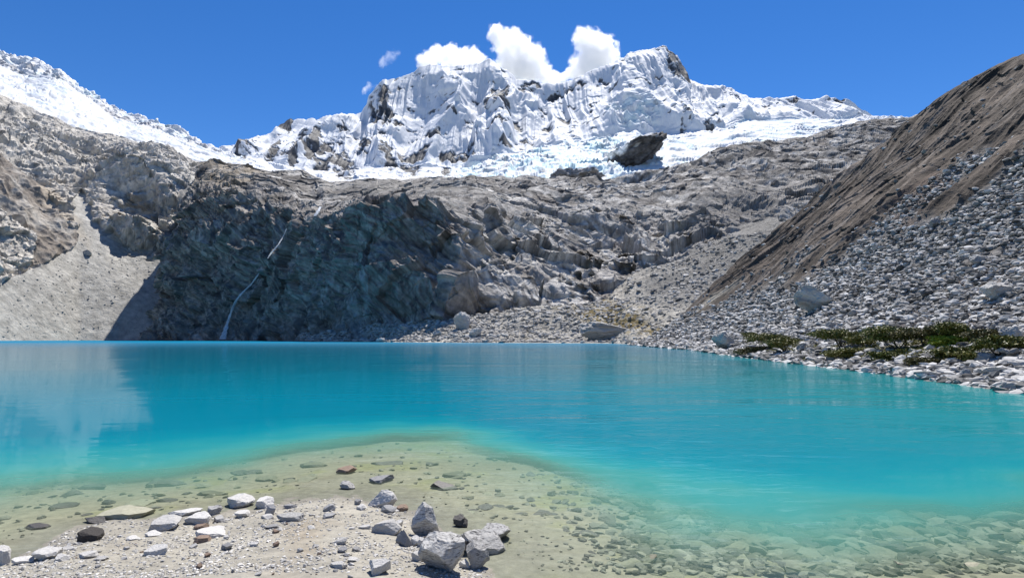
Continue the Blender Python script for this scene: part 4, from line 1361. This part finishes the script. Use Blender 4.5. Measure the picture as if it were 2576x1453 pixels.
copies("sunken_stone", SB, scatter_near(60, (0, 1400), (1130, 1330), lambda z, a, b, h: -0.22 < z < -0.02, 0.06, 0.26, 0.35, 2.0), "olive sunken stone on the bed off the near beach", "stone", "olive stones under water off the near beach")
copies("sunken_stone", SD, scatter_near(50, (0, 1400), (1130, 1330), lambda z, a, b, h: -0.24 < z < -0.03, 0.06, 0.30, 0.32, 1.8), "dark sunken stone on the bed off the near beach", "stone", "dark stones under water off the near beach")


# ------------------------------------------------------------------ masses of stones nobody could count
def stone_mass(name, pos, size, sub, seed, mat, colf, flat=0.65, nvar=14, sinkf=0.15, cuts=7, flatvar=0.35):
    r = np.random.default_rng(seed)
    var = [rock_shape(sub, seed * 10 + k, cuts) for k in range(nvar)]
    nv, F0 = len(var[0][0]), var[0][1]
    n = len(pos)
    VV = np.stack([v for v, _ in var])[r.integers(0, nvar, n)].astype(np.float32)     # n,nv,3
    sc = size[:, None] * np.stack([r.uniform(0.7, 1.3, n), r.uniform(0.7, 1.3, n), flat * r.uniform(1 - flatvar, 1 + flatvar, n)], 1) / 2
    VV = VV * sc[:, None, :]
    ax, ay, az = r.uniform(-.35, .35, n), r.uniform(-.35, .35, n), r.uniform(0, 6.28, n)
    x, y, z = VV[..., 0].copy(), VV[..., 1].copy(), VV[..., 2].copy()
    c, s_ = np.cos(ax)[:, None], np.sin(ax)[:, None]; y, z = y * c - z * s_, y * s_ + z * c
    c, s_ = np.cos(ay)[:, None], np.sin(ay)[:, None]; x, z = x * c + z * s_, -x * s_ + z * c
    c, s_ = np.cos(az)[:, None], np.sin(az)[:, None]; x, y = x * c - y * s_, x * s_ + y * c
    VV = np.stack([x, y, z], 2) + pos[:, None, :]
    VV[..., 2] += (size * flat * (0.5 - sinkf) * 0.6)[:, None]
    F = (F0[None] + (np.arange(n) * nv)[:, None, None]).reshape(-1, 3)
    col = np.repeat(colf(r, n), nv, axis=0)
    me = mesh_np(name, VV.reshape(-1, 3), F, mat, False, col)
    return tag(add(name, me), kind='stuff')


def greys(lo, hi, tint=(1, 0.98, 0.95), pw=1.0):
    return lambda r, n: (lo + (hi - lo) * r.random(n) ** pw)[:, None] * np.array(tint)[None]


# gravel of the beach
N = 40000
px = r2.uniform(-60, 1250, N); py = r2.uniform(1228, 1475, N)
a = np.array([U(x, y, 1.0) for x, y in zip(px, py)]) - np.array([0, 0, CAM_H])
t = (0.06 - CAM_H) / a[:, 2]
gp = np.array([0, 0, CAM_H]) + a * t[:, None]
gp[:, 2] = ground_z(gp[:, 0], gp[:, 1])
cl = fbm(gp * np.array([1, 1, 0]), 0.7, 3, seed=211)
keep = (gp[:, 2] > 0.004) & (r2.random(N) < 0.45 + 0.6 * cl)
gp = gp[keep]
sz = 0.007 + 0.030 * r2.random(len(gp)) ** 4
stone_mass("gravel", gp, sz, 1, 31, M_SCREE, greys(0.26, 0.68, (1, 0.96, 0.885), 1.3), 0.5)

# pebbles and small slabs on the lake bed
N = 9000
px = r2.uniform(-60, 2640, N); py = r2.uniform(1130, 1500, N)
a = np.array([U(x, y, 1.0) for x, y in zip(px, py)]) - np.array([0, 0, CAM_H])
gp = np.array([0, 0, CAM_H]) + a * ((-0.25 - CAM_H) / a[:, 2])[:, None]
gp[:, 2] = ground_z(gp[:, 0], gp[:, 1])
right = sst(1250, 1700, px)
keep = (gp[:, 2] < -0.012) & (gp[:, 2] > -0.7) & (r2.random(N) < 0.16 + 0.84 * right)
gp = gp[keep]; rt = right[keep]
sz = np.minimum((0.03 + 0.16 * r2.random(len(gp)) ** 2.5) * (0.6 + 1.1 * rt), -gp[:, 2] * 2.2)
stone_mass("bed_stones", gp, sz, 1, 32, M_SCREE, greys(0.08, 0.36, (1, 0.98, 0.78)), 0.45)

# scree of the moraine
MV, MN, MS = GRID_SURF['moraine'], GRID_SURF['moraine_n'], GRID_SURF['moraine_stony']
mpx, mpy = proj(MV)
vis = (MV[:, 1] > 12) & (mpx > 1500) & (mpx < 2900) & (MV[:, 2] > -0.3)
idx = np.nonzero(vis)[0]
dist = np.linalg.norm(MV[idx], axis=1)


def pick_scree(n, wfun, seed):
    r = np.random.default_rng(seed)
    w = wfun(idx)
    w = w / w.sum()
    return idx[r.choice(len(idx), n, p=w, replace=True)], r


# one grid cell covers more ground far from the water, so weigh by cell area over distance squared
GA = MV.reshape(-1, 1150, 3)
area = np.linalg.norm(np.cross(np.gradient(GA, axis=0), np.gradient(GA, axis=1)), axis=2).ravel()
wt = lambda ii: np.minimum(area[ii] / (dist ** 1.5), 0.05) * (0.015 + 0.985 * MS[ii] ** 1.4) * (MV[ii][:, 2] > -0.2)
ii, r = pick_scree(100000, wt, 41)
P0 = MV[ii] + r.normal(size=(len(ii), 3)) * np.array([0.25, 0.25, 0.0])
dd = np.linalg.norm(P0, axis=1)
sz = (0.13 + 0.0017 * dd) * (0.35 + 3.4 * r.random(len(ii)) ** 5.5)
stone_mass("scree", P0, sz, 1, 42, M_SCREE, greys(0.09, 0.66, (1, 0.975, 0.935), 1.5), 0.55)
# brown slope carries sparser, smaller stones
wt2 = lambda ii: np.minimum(area[ii] / (dist ** 1.5), 0.05) * (1 - MS[ii])
ii, r = pick_scree(11000, wt2, 43)
P0 = MV[ii]
sz = (0.04 + 0.0009 * np.linalg.norm(P0, axis=1)) * (0.35 + 1.3 * r.random(len(ii)) ** 7)
stone_mass("slope_stones", P0, sz, 1, 44, M_SCREE, greys(0.10, 0.58, (1, 0.95, 0.88), 1.5), 0.55)

# boulders of the scree one could count
ii, r = pick_scree(230, lambda ii: np.minimum(area[ii] / (dist ** 1.6), 0.05) * (0.004 + MS[ii] ** 2) * (mpx[ii] < 2590), 45)
SLP = protos("boulder", 12, 3, 'slope', 900, cuts=9)
low, up = [], []
for k in ii:
    d0 = float(np.linalg.norm(MV[k]))
    s0 = (0.45 + 0.0030 * d0) * r.uniform(0.7, 1.5)
    a = r.uniform(0.7, 1.3, 2)
    e = (MV[k][0], MV[k][1], MV[k][2] + s0 * 0.14, s0 * a[0] / 2, s0 * a[1] / 2, s0 * r.uniform(0.45, 0.75) / 2, r.uniform(-.3, .3), r.uniform(-.3, .3), r.uniform(0, 6.28))
    (low if MV[k][2] < 6 else up).append(e)
copies("boulder", SLP, low, "grey white boulder among the stones along the right hand shore", "boulder", "boulders along the right hand shore")
copies("boulder", SLP, up, "grey boulder in the scree high on the right hand slope", "boulder", "boulders high on the right hand slope")


def on_surf(key, px, py):
    V = GRID_SURF[key]
    qx, qy = PR[key]
    m = (np.abs(qx - px) < 9) & (np.abs(qy - py) < 9)
    c = np.nonzero(m)[0]
    if len(c) == 0:
        m = (np.abs(qx - px) < 30) & (np.abs(qy - py) < 30)
        c = np.nonzero(m)[0]
    yy = V[c, 1]
    near = c[yy < yy.min() + 0.12 * yy.min()]
    e = (qx[near] - px) ** 2 + (qy[near] - py) ** 2
    return V[near[np.argmin(e)]]


PR = {k: proj(GRID_SURF[k]) for k in ('moraine', 'talus', 'cliff', 'left')}


def big_rock(key, px, py, w, h, mat, label, seed, depth=0.8, sink=0.15, tilt=(0, 0), cuts=9, cat="boulder", yaw=0):
    hit = on_surf(key, px, py + h * 0.38)
    k = hit[1] / FPX
    Wd, Ht = w * k, h * k * (1 + sink)
    o = add("boulder", rock_mesh("boulder", 5, seed, STONE[mat], cuts=cuts, rough=0.15))
    o.scale = (Wd / 2, Wd * depth / 2, Ht / 2)
    o.rotation_euler = (R(tilt[0]), R(tilt[1]), R(yaw))
    o.location = (hit[0], hit[1] + Wd * depth * 0.25, hit[2] + Ht * (0.5 - sink))
    tag(o, label, cat)
    return o


for args in [
    ('moraine', 2064, 757, 108, 56, 'bould', "huge pale boulder with a sunlit flat top, largest on the right hand scree", 1001, 0.7, 0.12, (0, 22)),
    ('moraine', 2523, 731, 74, 46, 'bould', "bright white boulder high at the right edge above the shrubs", 1002, 0.8, 0.15, (0, 0)),
    ('moraine', 2268, 764, 42, 20, 'bould', "bright flat boulder in mid scree right of the huge boulder", 1003),
    ('moraine', 1833, 863, 78, 40, 'bould', "long white tilted boulder at the waterline left of the shrubs", 1004, 0.5, 0.12, (0, 24)),
    ('moraine', 2022, 878, 30, 26, 'slope', "square grey block standing between two clumps of shrubs", 1005),
    ('moraine', 2463, 874, 56, 28, 'slope', "grey rounded boulder half hidden among the right hand shrubs", 1006),
    ('moraine', 2556, 845, 60, 46, 'bould', "pale boulder at the right edge beside the shrubs", 1007),
    ('moraine', 2271, 943, 48, 20, 'slope', "dark rounded boulder on the waterline below the tallest shrubs", 1008),
    ('moraine', 2556, 972, 60, 26, 'slope', "dark boulder at the water in the far right corner of the shore", 1009),
    ('moraine', 2430, 943, 30, 28, 'slope', "upright dark boulder near the right end of the waterline", 1010),
    ('moraine', 2508, 938, 66, 28, 'bould', "rounded pale topped boulder near the right end of the shore", 1011),
    ('moraine', 2484, 904, 44, 30, 'slope', "grey boulder under the rightmost shrubs", 1012),
    ('moraine', 2343, 944, 66, 18, 'bould', "long flat pale slab on the waterline right of the dark boulder", 1013, 0.6),
    ('moraine', 2271, 905, 40, 20, 'bould', "pale boulder just below the mossy ground of the shrubs", 1014),
    ('moraine', 2091, 820, 30, 20, 'slope', "dark boulder in the scree above the shrubs' left half", 1015),
    ('moraine', 2470, 655, 56, 26, 'slope', "large grey boulder in the brown patch at the upper right", 1016),
    ('moraine', 2355, 560, 34, 24, 'slope', "grey boulder standing high up the scree below the brown slope", 1017),
    ('talus', 1537, 833, 158, 46, 'bould', "giant dark fronted boulder with a pale flat top on the far shore", 1018, 0.5, 0.1, (0, 2), 7),
    ('talus', 1161, 812, 44, 50, 'bould', "pointed pale crag at the foot of the cliff on the far shore", 1019, 0.7, 0.1),
    ('talus', 1100, 838, 26, 17, 'bould', "round pale boulder on the far shore left of the pointed crag", 1020),
    ('talus', 1196, 838, 34, 24, 'bould', "dark leaning boulder on the far shore right of the pointed crag", 1021),
    ('talus', 1020, 827, 26, 18, 'bould', "pale boulder on the stony mound at the far shore", 1022),
    ('talus', 958, 856, 30, 12, 'slope', "grey boulder at the far waterline below the cliff", 1023),
    ('left', 219, 636, 22, 14, 'bould', "lone pale boulder on the left scree under the brown slope", 1024),
]:
    big_rock(*args)

# far shore and left scree: small blocks
LSC = GRID_SURF['left_scree']
for key, nm, n, pred, szr, seed in (('talus', "rubble", 22000, lambda x, y, V: (V[:, 2] > 0.2) & (y > 590), (0.0010, 0.0085), 51), ('left', "scree", 2500, lambda x, y, V: (y > 590) & (x > -100) & (V[:, 2] > 0) & (LSC > 0.5), (0.0006, 0.0034), 52)):
    V = GRID_SURF[key]
    qx, qy = PR[key]
    c = np.nonzero(pred(qx, qy, V) & (qx < 2000))[0]
    r = np.random.default_rng(seed)
    c = c[r.integers(0, len(c), n)]
    sz = V[c, 1] * (szr[0] + (szr[1] - szr[0]) * r.random(n) ** 6)
    stone_mass(nm, V[c], sz, 1, seed, M_SCREE, greys(0.2 if key == 'talus' else 0.36, 0.54, (1, 0.96, 0.89)), 0.6 if key == 'talus' else 0.4)

# ================================================================== PLANTS
def leaf_mat(name, a, b):
    m, nt, out = new_mat(name)
    tc = nd(nt, "ShaderNodeTexCoord")
    n = noise_node(nt, tc.outputs['Object'], 2.2, 4, 0.7)
    w = nd(nt, "ShaderNodeTexWhiteNoise")
    g = nd(nt, "ShaderNodeNewGeometry")
    nt.links.new(g.outputs['Random Per Island'], w.inputs['Vector'])
    f = mathn(nt, 'ADD', mathn(nt, 'MULTIPLY', n.outputs['Fac'], 0.7), mathn(nt, 'MULTIPLY', g.outputs['Random Per Island'], 0.5))
    f = mapr(nt, f, 0.3, 0.9, 0, 1)
    mx = nd(nt, "ShaderNodeMix", data_type='RGBA')
    mx.inputs['A'].default_value = (*a, 1); mx.inputs['B'].default_value = (*b, 1)
    nt.links.new(f, mx.inputs['Factor'])
    bs = nd(nt, "ShaderNodeBsdfPrincipled")
    bs.inputs['Roughness'].default_value = 0.6
    nt.links.new(mx.outputs['Result'], bs.inputs['Base Color'])
    nt.links.new(bs.outputs[0], out.inputs[0])
    return m


LEAF = {
    'dark': leaf_mat("dark_green_leaf", (0.045, 0.058, 0.010), (0.20, 0.19, 0.026)),
    'olive': leaf_mat("olive_leaf", (0.075, 0.078, 0.012), (0.22, 0.20, 0.03)),
    'brown': leaf_mat("brown_green_leaf", (0.06, 0.055, 0.016), (0.15, 0.125, 0.03)),
    'bright': leaf_mat("yellow_green_leaf", (0.14, 0.20, 0.012), (0.30, 0.34, 0.03)),
}
M_BARK = stone_mat("bark", (0.10, 0.075, 0.055), (0.045, 0.035, 0.028), 0.2, 0.4, rnd=0.1)


def tube(pts, rad, sides=6):
    V, F = [], []
    for k, (p, r_) in enumerate(zip(pts, rad)):
        for j in range(sides):
            a = 2 * math.pi * j / sides
            V.append((p[0] + r_ * math.cos(a), p[1] + r_ * math.sin(a), p[2]))
    for k in range(len(pts) - 1):
        for j in range(sides):
            a, b = k * sides + j, k * sides + (j + 1) % sides
            F.append((a, b, b + sides, a + sides))
    return V, F


def leaves(centres, n_each, spread, size, r):
    """little leaf-sized faces around each clump centre"""
    C0 = np.repeat(centres, n_each, axis=0)
    n = len(C0)
    off = r.normal(size=(n, 3)) * spread
    p = C0 + off
    a = r.normal(size=(n, 3)); a /= np.linalg.norm(a, axis=1)[:, None]
    b = np.cross(a, r.normal(size=(n, 3))); b /= np.linalg.norm(b, axis=1)[:, None]
    s1 = size * r.uniform(0.6, 1.4, n)[:, None]
    a, b = a * s1, b * s1 * 0.55
    V = np.stack([p - a, p + b * 0.9, p + a, p - b * 0.9], 1).reshape(-1, 3)
    F = np.arange(n * 4).reshape(-1, 4)
    return V, F


def shrub(px, py, w, h, kind, label, seed, trunk=True, flat=True):
    r = np.random.default_rng(seed)
    base = on_surf('moraine', px, py + h * 0.5)
    k = base[1] / FPX
    Wd, Ht = 1.2 * w * k, 0.92 * h * k
    root = bpy.data.objects.new("shrub", None)
    root.empty_display_size = 0.3
    root.location = base
    COL.objects.link(root)
    tag(root, label, "shrub", "shrubs on the right hand shore")
    tv, tf = [], []
    tips = []
    nb = 7 if trunk else 4
    for j in range(nb):
        ang = r.uniform(0, 6.28)
        rr = Wd / 2 * math.sqrt(r.uniform(0.1, 1.0))
        tip = np.array([rr * math.cos(ang), rr * math.sin(ang) * 0.7, Ht * r.uniform(0.68, 0.92)])
        mid = tip * np.array([0.45, 0.45, 0.5]) + r.normal(size=3) * 0.06 * Wd
        q = [np.zeros(3) - np.array([0, 0, 0.15]), tip * np.array([.12, .12, .22]) + r.normal(size=3) * 0.03 * Wd, mid, tip]
        v, f = tube(q, [0.05 * Ht * 0.8, 0.04 * Ht * 0.8, 0.026 * Ht, 0.012 * Ht], 6)
        o0 = len(tv)
        tv += v; tf += [tuple(x + o0 for x in y) for y in f]
        tips.append(tip); tips.append(mid * 0.3 + tip * 0.7)
    add("trunk", mesh_np("trunk", tv, np.array(tf), M_BARK, True), root)
    cs = []
    for tip in tips:
        for _ in range(6):
            cs.append(tip + r.normal(size=3) * np.array([0.14 * Wd, 0.12 * Wd, 0.05 * Ht if flat else 0.12 * Ht]))
    if not trunk:
        for _ in range(34):
            a = r.uniform(0, 6.28); q = math.sqrt(r.random())
            cs.append(np.array([Wd / 2 * q * math.cos(a), Wd / 2 * q * math.sin(a) * 0.7, Ht * r.uniform(0.1, 0.8) * (1 - 0.5 * q * q)]))
    cs = np.array(cs)
    V, F = leaves(cs, 80, np.array([0.075 * Wd, 0.075 * Wd, 0.055 * Ht]), 0.09, r)
    V[:, 2] = np.maximum(V[:, 2], -0.05)
    add("foliage", mesh_np("foliage", V, F, LEAF[kind], False), root)
    return root


for args in [
    (1935, 860, 66, 46, 'dark', "dark green shrub, left end of the shore's shrubs, behind the tilted boulder", 1101),
    (1975, 870, 52, 42, 'olive', "olive shrub beside the square grey block", 1102),
    (1900, 846, 44, 26, 'dark', "small dark shrub above the long white tilted boulder", 1103, False),
    (1890, 880, 60, 20, 'brown', "low brownish shrub at the water beside the tilted boulder", 1104, False),
    (2118, 850, 82, 54, 'dark', "shrub with bare dark branches and a flat crown, left of the big clump", 1105),
    (2122, 886, 76, 26, 'olive', "low olive shrub in front of the flat crowned shrub", 1106, False),
    (2178, 862, 50, 38, 'olive', "yellowish green shrub between the flat crowned and the tallest shrub", 1107),
    (2262, 852, 100, 66, 'dark', "broad deep green shrub with a dark trunk, the biggest of all", 1108),
    (2246, 894, 70, 28, 'dark', "low deep green shrub at the foot of the biggest shrub", 1109, False),
    (2334, 848, 92, 60, 'brown', "brownish green bushy shrub right of the biggest shrub", 1110),
    (2390, 856, 66, 34, 'bright', "bright yellow green cushion in the middle of the clump", 1111, False),
    (2402, 838, 50, 62, 'dark', "taller pointed dark shrub rising behind the bright cushion", 1112),
    (2402, 886, 70, 34, 'dark', "dark low shrub under the bright yellow green cushion", 1113, False),
    (2340, 908, 80, 22, 'brown', "mossy brown cushion at the lower edge of the clump", 1114, False),
    (2300, 886, 60, 30, 'olive', "olive cushion between the biggest shrub and the mossy brown cushion", 1118, False),
    (2466, 850, 64, 46, 'brown', "brown green shrub right of the pointed dark shrub", 1115),
    (2520, 872, 74, 62, 'dark', "dark shrub at the right end of the clump", 1116),
    (2458, 896, 60, 24, 'olive', "low olive shrub below the brown green shrub near the right end", 1117, False),
]:
    shrub(*args)

# mossy ground cover between the shrubs
r = np.random.default_rng(61)
qx, qy = PR['moraine']
c = np.nonzero((qx > 1860) & (qx < 2560) & (qy > 835) & (qy < 925) & (MV[:, 1] > 15))[0]
w = np.clip(blob(qx[c], qy[c], 2310, 880, 250, 32, 3), 0, 1) + np.clip(blob(qx[c], qy[c], 1960, 868, 120, 22, 6), 0, 1) + 0.01
w *= np.clip(0.4 + fbm(MV[c], 3.0, 3, seed=221), 0, 1) * area[c]
c = c[r.choice(len(c), 3400, p=w / w.sum())]
V, F = leaves(MV[c] + np.array([0, 0, 0.05]), 34, np.array([0.28, 0.28, 0.07]), 0.07, r)
tag(add("ground_cover", mesh_np("ground_cover", V, F, LEAF['olive'], False)), kind='stuff')

# ================================================================== WATERFALL
def ribbon(name, pts, widths, label, cat, mat):
    P3 = []
    for px, py in pts:
        h3 = on_surf('cliff', px, py)
        P3.append(np.array(U(px, py, h3[1] - 11.0)))
    P3 = np.array(P3)
    n = 90
    t = np.linspace(0, len(P3) - 1, n)
    C = np.stack([np.interp(t, np.arange(len(P3)), P3[:, k]) for k in range(3)], 1)
    for _ in range(5): C[1:-1] = 0.25 * C[:-2] + 0.5 * C[1:-1] + 0.25 * C[2:]
    wv = np.interp(t, np.arange(len(P3)), widths)
    wob = pn(np.stack([t * 3, 0 * t, 0 * t], 1), 1.0, 5)
    V = []
    for k in range(n):
        wk = 1.05 * wv[k] * (1 + 0.5 * wob[k])
        for j in range(7):
            u = j / 6 * 2 - 1
            V.append(C[k] + np.array([u * wk / 2, -0.5 * (1 - u * u), 0]))
        V.append(C[k] + np.array([0, 0.6, 0]))
    F = []
    for k in range(n - 1):
        for j in range(8):
            a, b = k * 8 + j, k * 8 + (j + 1) % 8
            F.append((a, b, b + 8, a + 8))
    return tag(add(name, mesh_np(name, V, np.array(F), mat, True)), label, cat)


m, nt, out = new_mat("falling_water")
tc = nd(nt, "ShaderNodeTexCoord")
mp = nd(nt, "ShaderNodeMapping"); mp.inputs['Scale'].default_value = (1.0, 1.0, 0.12)
nt.links.new(tc.outputs['Object'], mp.inputs['Vector'])
n = noise_node(nt, mp.outputs[0], 0.9, 5, 0.7)
df = nd(nt, "ShaderNodeBsdfDiffuse"); df.inputs['Color'].default_value = (0.8, 0.82, 0.84, 1)
tl = nd(nt, "ShaderNodeBsdfTranslucent"); tl.inputs['Color'].default_value = (0.8, 0.82, 0.84, 1)
mw = nd(nt, "ShaderNodeMixShader"); mw.inputs[0].default_value = 0.4
nt.links.new(df.outputs[0], mw.inputs[1]); nt.links.new(tl.outputs[0], mw.inputs[2])
tr = nd(nt, "ShaderNodeBsdfTransparent")
ms = nd(nt, "ShaderNodeMixShader")
nt.links.new(mapr(nt, n.outputs['Fac'], 0.30, 0.55, 0.45, 0.97), ms.inputs[0])
nt.links.new(tr.outputs[0], ms.inputs[1]); nt.links.new(mw.outputs[0], ms.inputs[2])
nt.links.new(ms.outputs[0], out.inputs[0])
M_FALL = m
ribbon("waterfall", [(721, 575), (712, 596), (697, 620), (682, 636), (664, 665), (650, 690), (632, 715), (610, 735), (594, 755), (583, 780), (574, 806), (567, 830), (560, 853)], [1.2, 1.4, 1.5, 1.7, 1.9, 2.0, 2.1, 2.1, 2.3, 2.8, 3.6, 4.8, 6.5], "thin white waterfall running slantwise down the shaded cliff to the lake", "waterfall", M_FALL)
ribbon("waterfall", [(806, 520), (802, 528), (797, 536), (792, 543)], [2.4, 3.4, 3.4, 2.4], "short white stretch of stream on the rim above the long waterfall", "waterfall", M_FALL)

# ================================================================== CLOUDS
def cloud(name, blobs, Y, label, dens=0.045, seed=0, nz=1.2, thin=0.0):
    """blobs: (px, py, r in photo pixels); one closed box of droplets thinning outwards"""
    k = Y / FPX
    pts = [(np.array(U(x, y, Y)) + np.array([0, (hash((x, y)) % 7 - 3) * 8.0, 0]), r_ * k * 1.05) for x, y, r_ in blobs]
    C = np.array([p for p, _ in pts]); RR = np.array([q for _, q in pts])
    lo, hi = (C - RR[:, None] * 1.25).min(0), (C + RR[:, None] * 1.25).max(0)
    ctr = (lo + hi) / 2
    bm = bmesh.new()
    bmesh.ops.create_cube(bm, size=1.0)
    for v in bm.verts: v.co = Vector(((hi - lo) * np.array(v.co[:])).tolist())
    me = bpy.data.meshes.new(name)
    bm.to_mesh(me); bm.free()
    m, nt, out = new_mat("cloud_droplets")
    L = nt.links
    tc = nd(nt, "ShaderNodeTexCoord")
    pos = tc.outputs['Object']
    acc = None
    n0 = noise_node(nt, pos, 0.012, 3, 0.6)
    warp = nd(nt, "ShaderNodeVectorMath", operation='SUBTRACT'); L.new(n0.outputs['Color'], warp.inputs[0]); warp.inputs[1].default_value = (0.5, 0.5, 0.5)
    wsc = nd(nt, "ShaderNodeVectorMath", operation='SCALE'); L.new(warp.outputs[0], wsc.inputs[0]); wsc.inputs['Scale'].default_value = 60 + 60 * thin
    wp_ = nd(nt, "ShaderNodeVectorMath", operation='ADD'); L.new(pos, wp_.inputs[0]); L.new(wsc.outputs[0], wp_.inputs[1])
    for p, q in pts:
        dv = nd(nt, "ShaderNodeVectorMath", operation='DISTANCE'); L.new(wp_.outputs[0], dv.inputs[0]); dv.inputs[1].default_value = tuple(p - ctr)
        f = mathn(nt, 'SUBTRACT', 1.0, mathn(nt, 'DIVIDE', dv.outputs['Value'], float(q)))
        acc = f if acc is None else mathn(nt, 'SMOOTH_MAX', acc, f, 0.15)
    n1 = noise_node(nt, wp_.outputs[0], 0.020, 9, 0.68)
    e = mathn(nt, 'ADD', acc, mathn(nt, 'MULTIPLY', mathn(nt, 'SUBTRACT', n1.outputs['Fac'], 0.5), 2 * nz))
    de = mapr(nt, e, 0.10 + 0.1 * thin, 0.50 + 0.5 * thin, 0.0, dens)
    # nothing outside the droplets' own reach
    gate = mapr(nt, acc, -0.12, 0.08, 0.0, 1.0)
    de = mathn(nt, 'MULTIPLY', de, gate)
    vs = nd(nt, "ShaderNodeVolumePrincipled")
    vs.inputs['Color'].default_value = (1.0, 1.0, 1.0, 1)
    vs.inputs['Anisotropy'].default_value = 0.45
    L.new(de, vs.inputs['Density'])
    L.new(vs.outputs[0], out.inputs['Volume'])
    me.materials.append(m)
    o = add(name, me, loc=ctr.tolist())
    tag(o, label, "cloud")
    return o


SC.cycles.volume_step_rate = 1.0
SC.cycles.volume_max_steps = 256
CY = 3350
cloud("cloud", [(1075, 150, 30), (1105, 138, 28), (1135, 137, 30), (1165, 145, 26), (1195, 140, 22), (1215, 143, 16), (1140, 165, 40), (1190, 165, 36)], CY, "low white cloud resting on the snow crest left of the tallest cloud")
cloud("cloud", [(1250, 90, 26), (1265, 110, 34), (1285, 120, 40), (1310, 130, 44), (1335, 150, 44), (1325, 180, 46), (1280, 160, 40), (1365, 190, 30), (1390, 200, 26), (1300, 95, 22)], CY, "tall billowing white cloud over the middle of the snow crest")
cloud("cloud", [(1470, 105, 34), (1495, 112, 42), (1520, 130, 42), (1490, 145, 48), (1465, 170, 40), (1440, 188, 26), (1420, 196, 20), (1535, 150, 28), (1480, 190, 40)], CY, "rounded white cloud beside the highest snow summit")
cloud("cloud", [(965, 155, 14), (980, 142, 18), (995, 132, 14), (1002, 128, 8)], CY, "faint detached wisp of cloud left of the low cloud", 0.012, thin=1.0)
cloud("cloud", [(932, 222, 12), (922, 232, 9), (945, 218, 9)], CY, "tiny wisp of cloud behind the rocky left shoulder of the crest", 0.02, thin=0.6)
